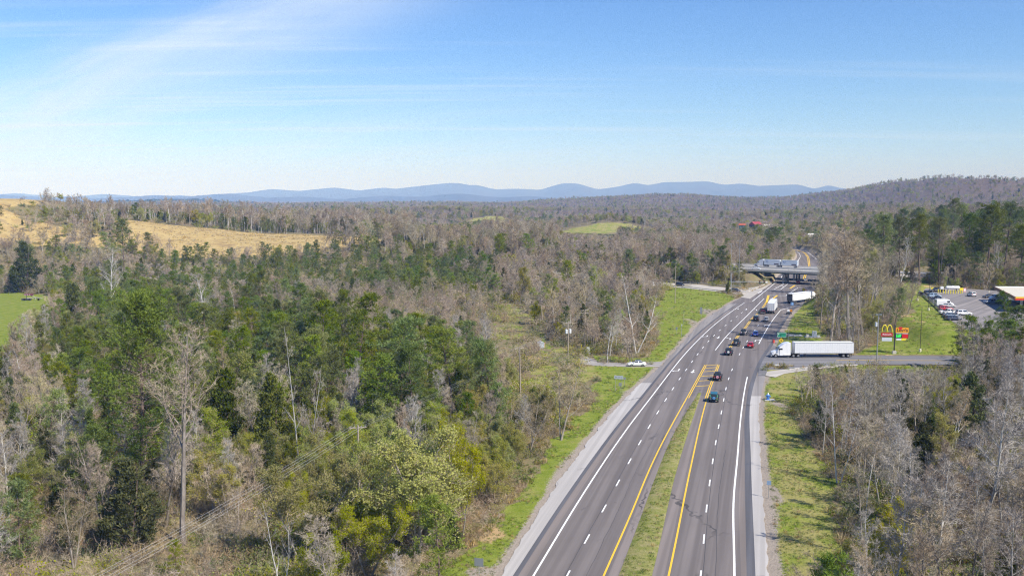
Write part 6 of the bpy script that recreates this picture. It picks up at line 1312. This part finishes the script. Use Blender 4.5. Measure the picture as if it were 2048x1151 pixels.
# fuel and restaurant pylon
p = P(1788, 706); U = 0.1376; t = thing('pylon_sign', 'red, yellow and green price pylon with yellow double arch', 'sign', tuple(p), R(-3)); zt = lambda py: (706 - py) * U
SR = paint('pylon_red', (0.50, 0.015, 0.02), .4); SY = paint('pylon_yellow', (0.88, 0.72, 0.02), .4); SO = paint('pylon_orange', (0.80, 0.36, 0.015), .4); SBR = paint('pylon_brown', (0.10, 0.018, 0.01), .5)
MB().box((0, 0, zt(706) + 3.9), (.26, .26, 7.8)).build('mast', BLACK, t); MB().box((0, 0, .25), (1.0, .8, .9)).build('footing', CONC, t)
for y0_, zz in ((zt(672.5), .16),): MB().box((-1.7, .05, y0_), (3.4, .14, zz)).build('bracket', BLACK, t)
m = MB()
for cx in (-2.85, -1.48):
    pts = [(cx + .68 * math.cos(a) * (1.0), -.05, zt(664.5) + 2.15 * max(0, math.sin(a)) ** .72) for a in np.linspace(math.pi, 0, 21)]; m.tube(pts, .13, 8)
m.build('arches', SY, t, smooth=True)
pr = MB().box((-2.15, 0, zt(667.8)), (3.1, .22, .96)).build('name_panel', SR, t); text_mesh("McDonald's", .56, WHITE, 'lettering', pr, (-2.15, -.125, zt(667.8)), bold=.008, sx=.92)
MB().box((-2.1, 0, zt(677.8)), (2.7, .2, .96)).build('reader_board', paint('reader_grey', (0.55, 0.60, 0.66), .4), t)
po = MB().box((1.9, 0, zt(659)), (3.5, .26, 1.4)).build('name_panel', SO, t); text_mesh("Love's", 1.12, SBR, 'lettering', po, (1.92, -.145, zt(659.4)), bold=.035, sx=1.05)
hp = [(1.42 + .52 * 1.0 * math.sin(a) ** 3, zt(655.2) + .034 * (13 * math.cos(a) - 5 * math.cos(2 * a) - 2 * math.cos(3 * a) - math.cos(4 * a))) for a in np.linspace(0, 2 * math.pi, 40)[:-1]]; MB().prism(hp, -.16, .1, 'Y').build('heart', paint('heart_red', (0.62, 0.02, 0.02), .4), t)
LEDG = glow('led_green', (0.04, 0.85, 0.10), 1.0); LEDR = glow('led_red', (0.95, 0.02, 0.02), .8)
bp = MB().box((1.9, 0, zt(670.2)), (3.5, .2, 1.45)).build('price_board', BLACK, t); MB().box((2.76, -.11, zt(671)), (1.6, .03, 1.05)).build('price_panel', paint('price_red', (0.60, 0.01, 0.01), .5), bp); text_mesh('5.07', .92, LEDG, 'digits', bp, (1.02, -.115, zt(671)), bold=.02, sx=.86)
MB().box((1.02, -.11, zt(665.6)), (1.5, .03, .22)).build('caption_strip', paint('caption_pale_green', (0.5, 0.62, 0.5), .5), bp); MB().box((2.76, -.11, zt(665.6)), (1.6, .03, .22)).build('caption_strip', paint('caption_pink', (0.85, 0.55, 0.52), .5), bp)
MB().box((1.1, 0, zt(677)), (1.3, .18, .62)).build('lower_panel', paint('lower_white', (0.72, 0.74, 0.78), .5), t); MB().prism([(1.76, zt(679.3)), (2.9, zt(679.3)), (3.3, zt(674.8)), (1.76, zt(674.8))], -.1, .08, 'Y').build('lower_panel', SY, t)

# ------------------------------------------------------------------ small things by the road
p = PG(1536, 799); t = thing('hydrant', 'bright blue hydrant with white cap on the right-hand verge', 'hydrant', tuple(p)); HB = paint('hydrant_blue', (0.10, 0.30, 0.72), .5)
MB().tube([(0, 0, 0), (0, 0, .1), (0, 0, .12), (0, 0, .95), (0, 0, 1.0), (0, 0, 1.15)], [.5, .45, .3, .3, .42, .3], 12).build('barrel', HB, t); MB().tube([(0, 0, 1.151), (0, 0, 1.3), (0, 0, 1.5)], [.22, .2, .08], 12).build('bonnet', WHITE, t)
for s in (-1, 1): MB().tube([(s * .28, 0, .75), (s * .52, 0, .75)], [.14, .16], 10).build('nozzle', HB, t)
MB().box((.3, -.1, .02), (2.2, 1.6, .12)).build('concrete_pad', CONC, t)
p = P(1176, 707); t = thing('electrical_cabinet', 'white electrical cabinet at the foot of the short pole', 'cabinet', tuple(p)); MB().box((0, 0, 1.0), (.8, .5, 1.7)).build('case', WHITE, t, bevel=.03); MB().box((0, -.262, 1.05), (.66, .03, 1.3)).build('door', paint('cabinet_pale', (0.72, 0.73, 0.74), .4), t); MB().box((0, 0, .07), (1.3, 1.0, .16)).build('plinth', CONC, t)
p = P(1160, 705); t = thing('guy_marker', 'leaning yellow guy-wire marker by the cabinet', 'marker', tuple(p)); MB().tube([(0, 0, 0), (.45, 0, 2.3)], .085, 8).build('sleeve', paint('marker_yellow', (0.80, 0.62, 0.03), .5), t); MB().tube([(.45, 0, 2.301), (1.1, 0, 5.6)], .02, 5).build('cable', GALV, t)
p = P(1625, 674); t = thing('utility_box', 'white utility cabinet on a concrete pad behind the green sign', 'cabinet', tuple(p), R(-6)); MB().box((0, 0, .1), (4.6, 2.4, .3)).build('concrete_pad', CONC, t); MB().box((.6, .2, 1.05), (1.35, .8, 1.6)).build('case', WHITE, t, bevel=.03); MB().box((.6, -.215, 1.05), (1.1, .03, 1.35)).build('door', paint('cabinet_pale', (0.72, 0.73, 0.74), .4), t); MB().box((-1.5, .2, .55), (.8, 1.0, .6)).build('valve_box', CONC, t); MB().box((1.8, -.3, .45), (.6, .6, .4)).build('valve_box', WHITE, t)
p = P(1600, 675.5); MBp = tag(MB().prism([tuple(q[:2]) for q in (P(1570, 668), P(1602, 668.5), P(1606, 672), P(1574, 672))], .015, .06).build('service_path', CONC), kind='structure')
p = P(1082, 696); t = thing('shed', 'tiny grey metal shed with an orange post in the dry grass', 'shed', tuple(p), .3); MB().box((0, 0, .8), (1.6, 1.4, 1.6)).build('wall', paint('shed_metal', (0.46, 0.52, 0.58), .5, dirt=.3), t); MB().prism([(-.95, 1.601), (.95, 1.601), (0, 2.1)], -.85, .85, 'Y').build('roof', paint('shed_metal', (0.46, 0.52, 0.58), .5), t); MB().tube([(1.1, 0, 0), (1.2, 0, 1.7)], .07, 6).build('post', ORNS, t)

# farm implement on the small field
p = PG(66, 600, 3); t = thing('farm_implement', 'folded grey and maroon mowing implement on the small green field', 'farm machine', tuple(p), R(4)); MRN = paint('implement_maroon', (0.16, 0.02, 0.05), .5); IG = paint('implement_grey', (0.45, 0.44, 0.40), .6, dirt=.3)
MB().box((-2.6, 0, .55), (3.6, 1.6, .5)).build('mower_deck', DGREY, t, bevel=.06); m = MB(); m.box((-1.6, 0, 2.4), (3.6, .9, .5), rz=0, rx=.1); m.build('folded_deck', MRN, t, bevel=.05); MB().tube([(-3.4, 0, 2.3), (-1.0, 0, 2.15), (1.2, 0, 1.15), (3.4, 0, .95)], .14, 6).build('boom', IG, t); MB().tube([(-2.8, .3, .9), (.6, .3, .8), (3.9, .2, .75)], .12, 6).build('drawbar', IG, t); MB().tube([(-2.6, 0, .8), (-2.4, 0, 2.2)], .13, 6).build('strut', DGREY, t); MB().tube([(.9, 0, .2), (1.0, 0, 1.25)], .12, 6).build('strut', IG, t)
for x in (-3.2, -1.0, 2.6): wheel(t, .5, 0, .01, .01, False) if False else MB().tube([(x, -.95, .42), (x, -.7, .42)], .42, 14).build('wheel', RUBBER, t)
for x in (-2.9, -2.0, -1.1): MB().box((x, -.48, 2.45), (.5, .05, .3)).build('guard', paint('implement_pink', (0.62, 0.42, 0.46), .5), t)
p = PG(100, 598, 3); t = tag(MB().box((0, 0, .5), (.8, .8, 1.0), taper=.8).build('feed_tub', WHITE, bevel=.15), 'white tub on the grass at the end of the farm implement', 'tub'); t.location = p

# ------------------------------------------------------------------ station behind the trees
p = P(1905, 582, 5.07); t = thing('propane_tank', 'long white propane tank on cradles beyond the parked vehicles', 'tank', tuple(p)); ys_ = np.linspace(-1, 1, 13)
m = MB(); m.tube([(-2.9, 0, 1.5), (-2.75, 0, 1.5), (-2.4, 0, 1.5), (2.4, 0, 1.5), (2.75, 0, 1.5), (2.9, 0, 1.5)], [.15, .45, .62, .62, .45, .15], 16); m.build('vessel', WHITE, t, smooth=True)
for x in (-1.7, 1.7): MB().box((x, 0, .5), (.3, 1.1, .85)).build('cradle', CONC, t)
MB().tube([(0, 0, 2.1), (0, 0, 2.35)], .2, 10).build('dome', WHITE, t)
BY = paint('bollard_yellow', (0.85, 0.70, 0.02), .5)
bl = [(1872, 583.5), (1876, 585), (1880, 586), (1886, 586.5), (1891, 587), (1896, 587), (1901, 587), (1906, 587), (1911, 587), (1916, 587), (1921, 587), (1924, 586)]
for k, (a_, b_) in enumerate(bl):
    p = P(a_, b_, 5.07); o = MB().tube([(0, 0, 0), (0, 0, 1.35), (0, 0, 1.45)], [.16, .16, .07], 10).build('bollard', BY); o.location = p; tag(o, 'yellow bollard guarding the propane tank', 'bollard', 'yellow bollards round the propane tank')
for (a_, b_), w_, lb in (((1869, 582), 2.6, 'yellow guard panel at the left end of the propane tank'), ((1923, 583), 1.6, 'yellow guard panel at the right end of the propane tank')):
    p = P(a_, b_, 5.07); t = thing('guard_panel', lb, 'panel', tuple(p)); MB().box((0, 0, 1.05), (w_, .12, 1.0)).build('board', BY, t)
    for s in (-1, 1): MB().box((s * w_ * .46, 0, .3), (.12, .16, .7)).build('post', BY, t)
p = P(1929, 586, 5.07); t = thing('notice_board', 'pink and white notice board right of the propane tank', 'sign', tuple(p)); MB().box((0, 0, 1.3), (1.1, .1, 1.5)).build('panel', paint('notice_pink', (0.75, 0.32, 0.32), .5), t); MB().box((0, -.06, 1.3), (.7, .03, .9)).build('notice', WHITE, t); MB().box((0, .02, .28), (.1, .08, .6)).build('post', GALV, t)
p = P(1883, 581, 5.07); t = thing('valve_cabinet', 'small white cabinet left of the propane tank', 'cabinet', tuple(p)); MB().box((0, 0, .85), (1.3, .8, 1.7)).build('case', WHITE, t, bevel=.03); MB().box((0, -.412, .9), (1.0, .03, 1.3)).build('door', paint('cabinet_pale', (0.72, 0.73, 0.74), .4), t)
# canopy
zc_ = 10.2; A = P(1988, 573, zc_); B = P(2030, 594, zc_); e1 = Vector((B.x - A.x, B.y - A.y, 0)); e2 = Vector((24, -1.5, 0)); t = thing('fuel_canopy', 'broad fuel station canopy with white edge and red and yellow front', 'canopy', (A.x, A.y, 0))
cor = [Vector((0, 0, 0)), e1, e1 + e2, e2]; q2 = [(v.x, v.y) for v in cor]
MB().prism(q2, zc_ - .9, zc_ - .12).build('roof', paint('canopy_cream', (0.62, 0.57, 0.46), .6, dirt=.2), t)
def edge_box(a, b, z0, z1, th, mat, nm):
    d = (b - a); n = Vector((-d.y, d.x, 0)).normalized() * th; MB().prism([(v.x, v.y) for v in (a - n * .02, b - n * .02, b + n, a + n)], z0, z1).build(nm, mat, t)
edge_box(cor[3], cor[0], zc_ - 1.0, zc_ + .15, .2, WHITE, 'fascia'); edge_box(cor[0], cor[1], zc_ - 1.0, zc_ + .15, .2, paint('fascia_brown', (0.22, 0.10, 0.05), .6), 'fascia'); edge_box(cor[1], cor[2], zc_ - .35, zc_ + .15, .2, paint('fascia_yellow', (0.85, 0.55, 0.03), .5), 'fascia'); edge_box(cor[1], cor[2], zc_ - 1.0, zc_ - .352, .22, paint('fascia_red', (0.70, 0.06, 0.02), .5), 'fascia')
for u in (.18, .82):
    for v in (.15, .55, .9): w_ = e1 * u + e2 * v; MB().box((w_.x, w_.y, (5 + zc_ - .9) / 2), (.5, .5, zc_ - 5.9)).build('column', WHITE, t)
# far houses among the hills
def house(label, x, y, w, d, h, roofc, wallc, rz, wins=4):
    z = gz(x, y); t = thing('house', label, 'house', (x, y, z), rz); wm = paint('wall_' + label.split()[0], wallc, .8); rm = paint('roof_' + label.split()[0], roofc, .6)
    MB().box((0, 0, h / 2 - .3), (w, d, h + .6)).build('wall', wm, t); r = MB().prism([(-d / 2 - .5, h + .001), (d / 2 + .5, h + .001), (0, h + d * .38)], -w / 2 - .5, w / 2 + .5, 'X').build('roof', rm, t); MB().box((w * .25, d * .1, h + d * .38), (.8, .8, 1.2)).build('chimney', paint('chimney_brick', (0.30, 0.14, 0.10), .8), r)
    for i in range(wins):
        xx = -w * .38 + w * .76 * i / max(1, wins - 1); f_ = MB().box((xx, -d / 2 - .02, h * .55), (1.3, .1, 1.4)).build('window', WHITE, t); MB().box((xx, -d / 2 - .075, h * .55), (1.05, .05, 1.15)).build('pane', GLASSM, f_)
    MB().box((w * .06, -d / 2 - .03, 1.0), (1.0, .1, 2.1)).build('door', SBR, t)
for a_ in HOUSES: house(*a_)
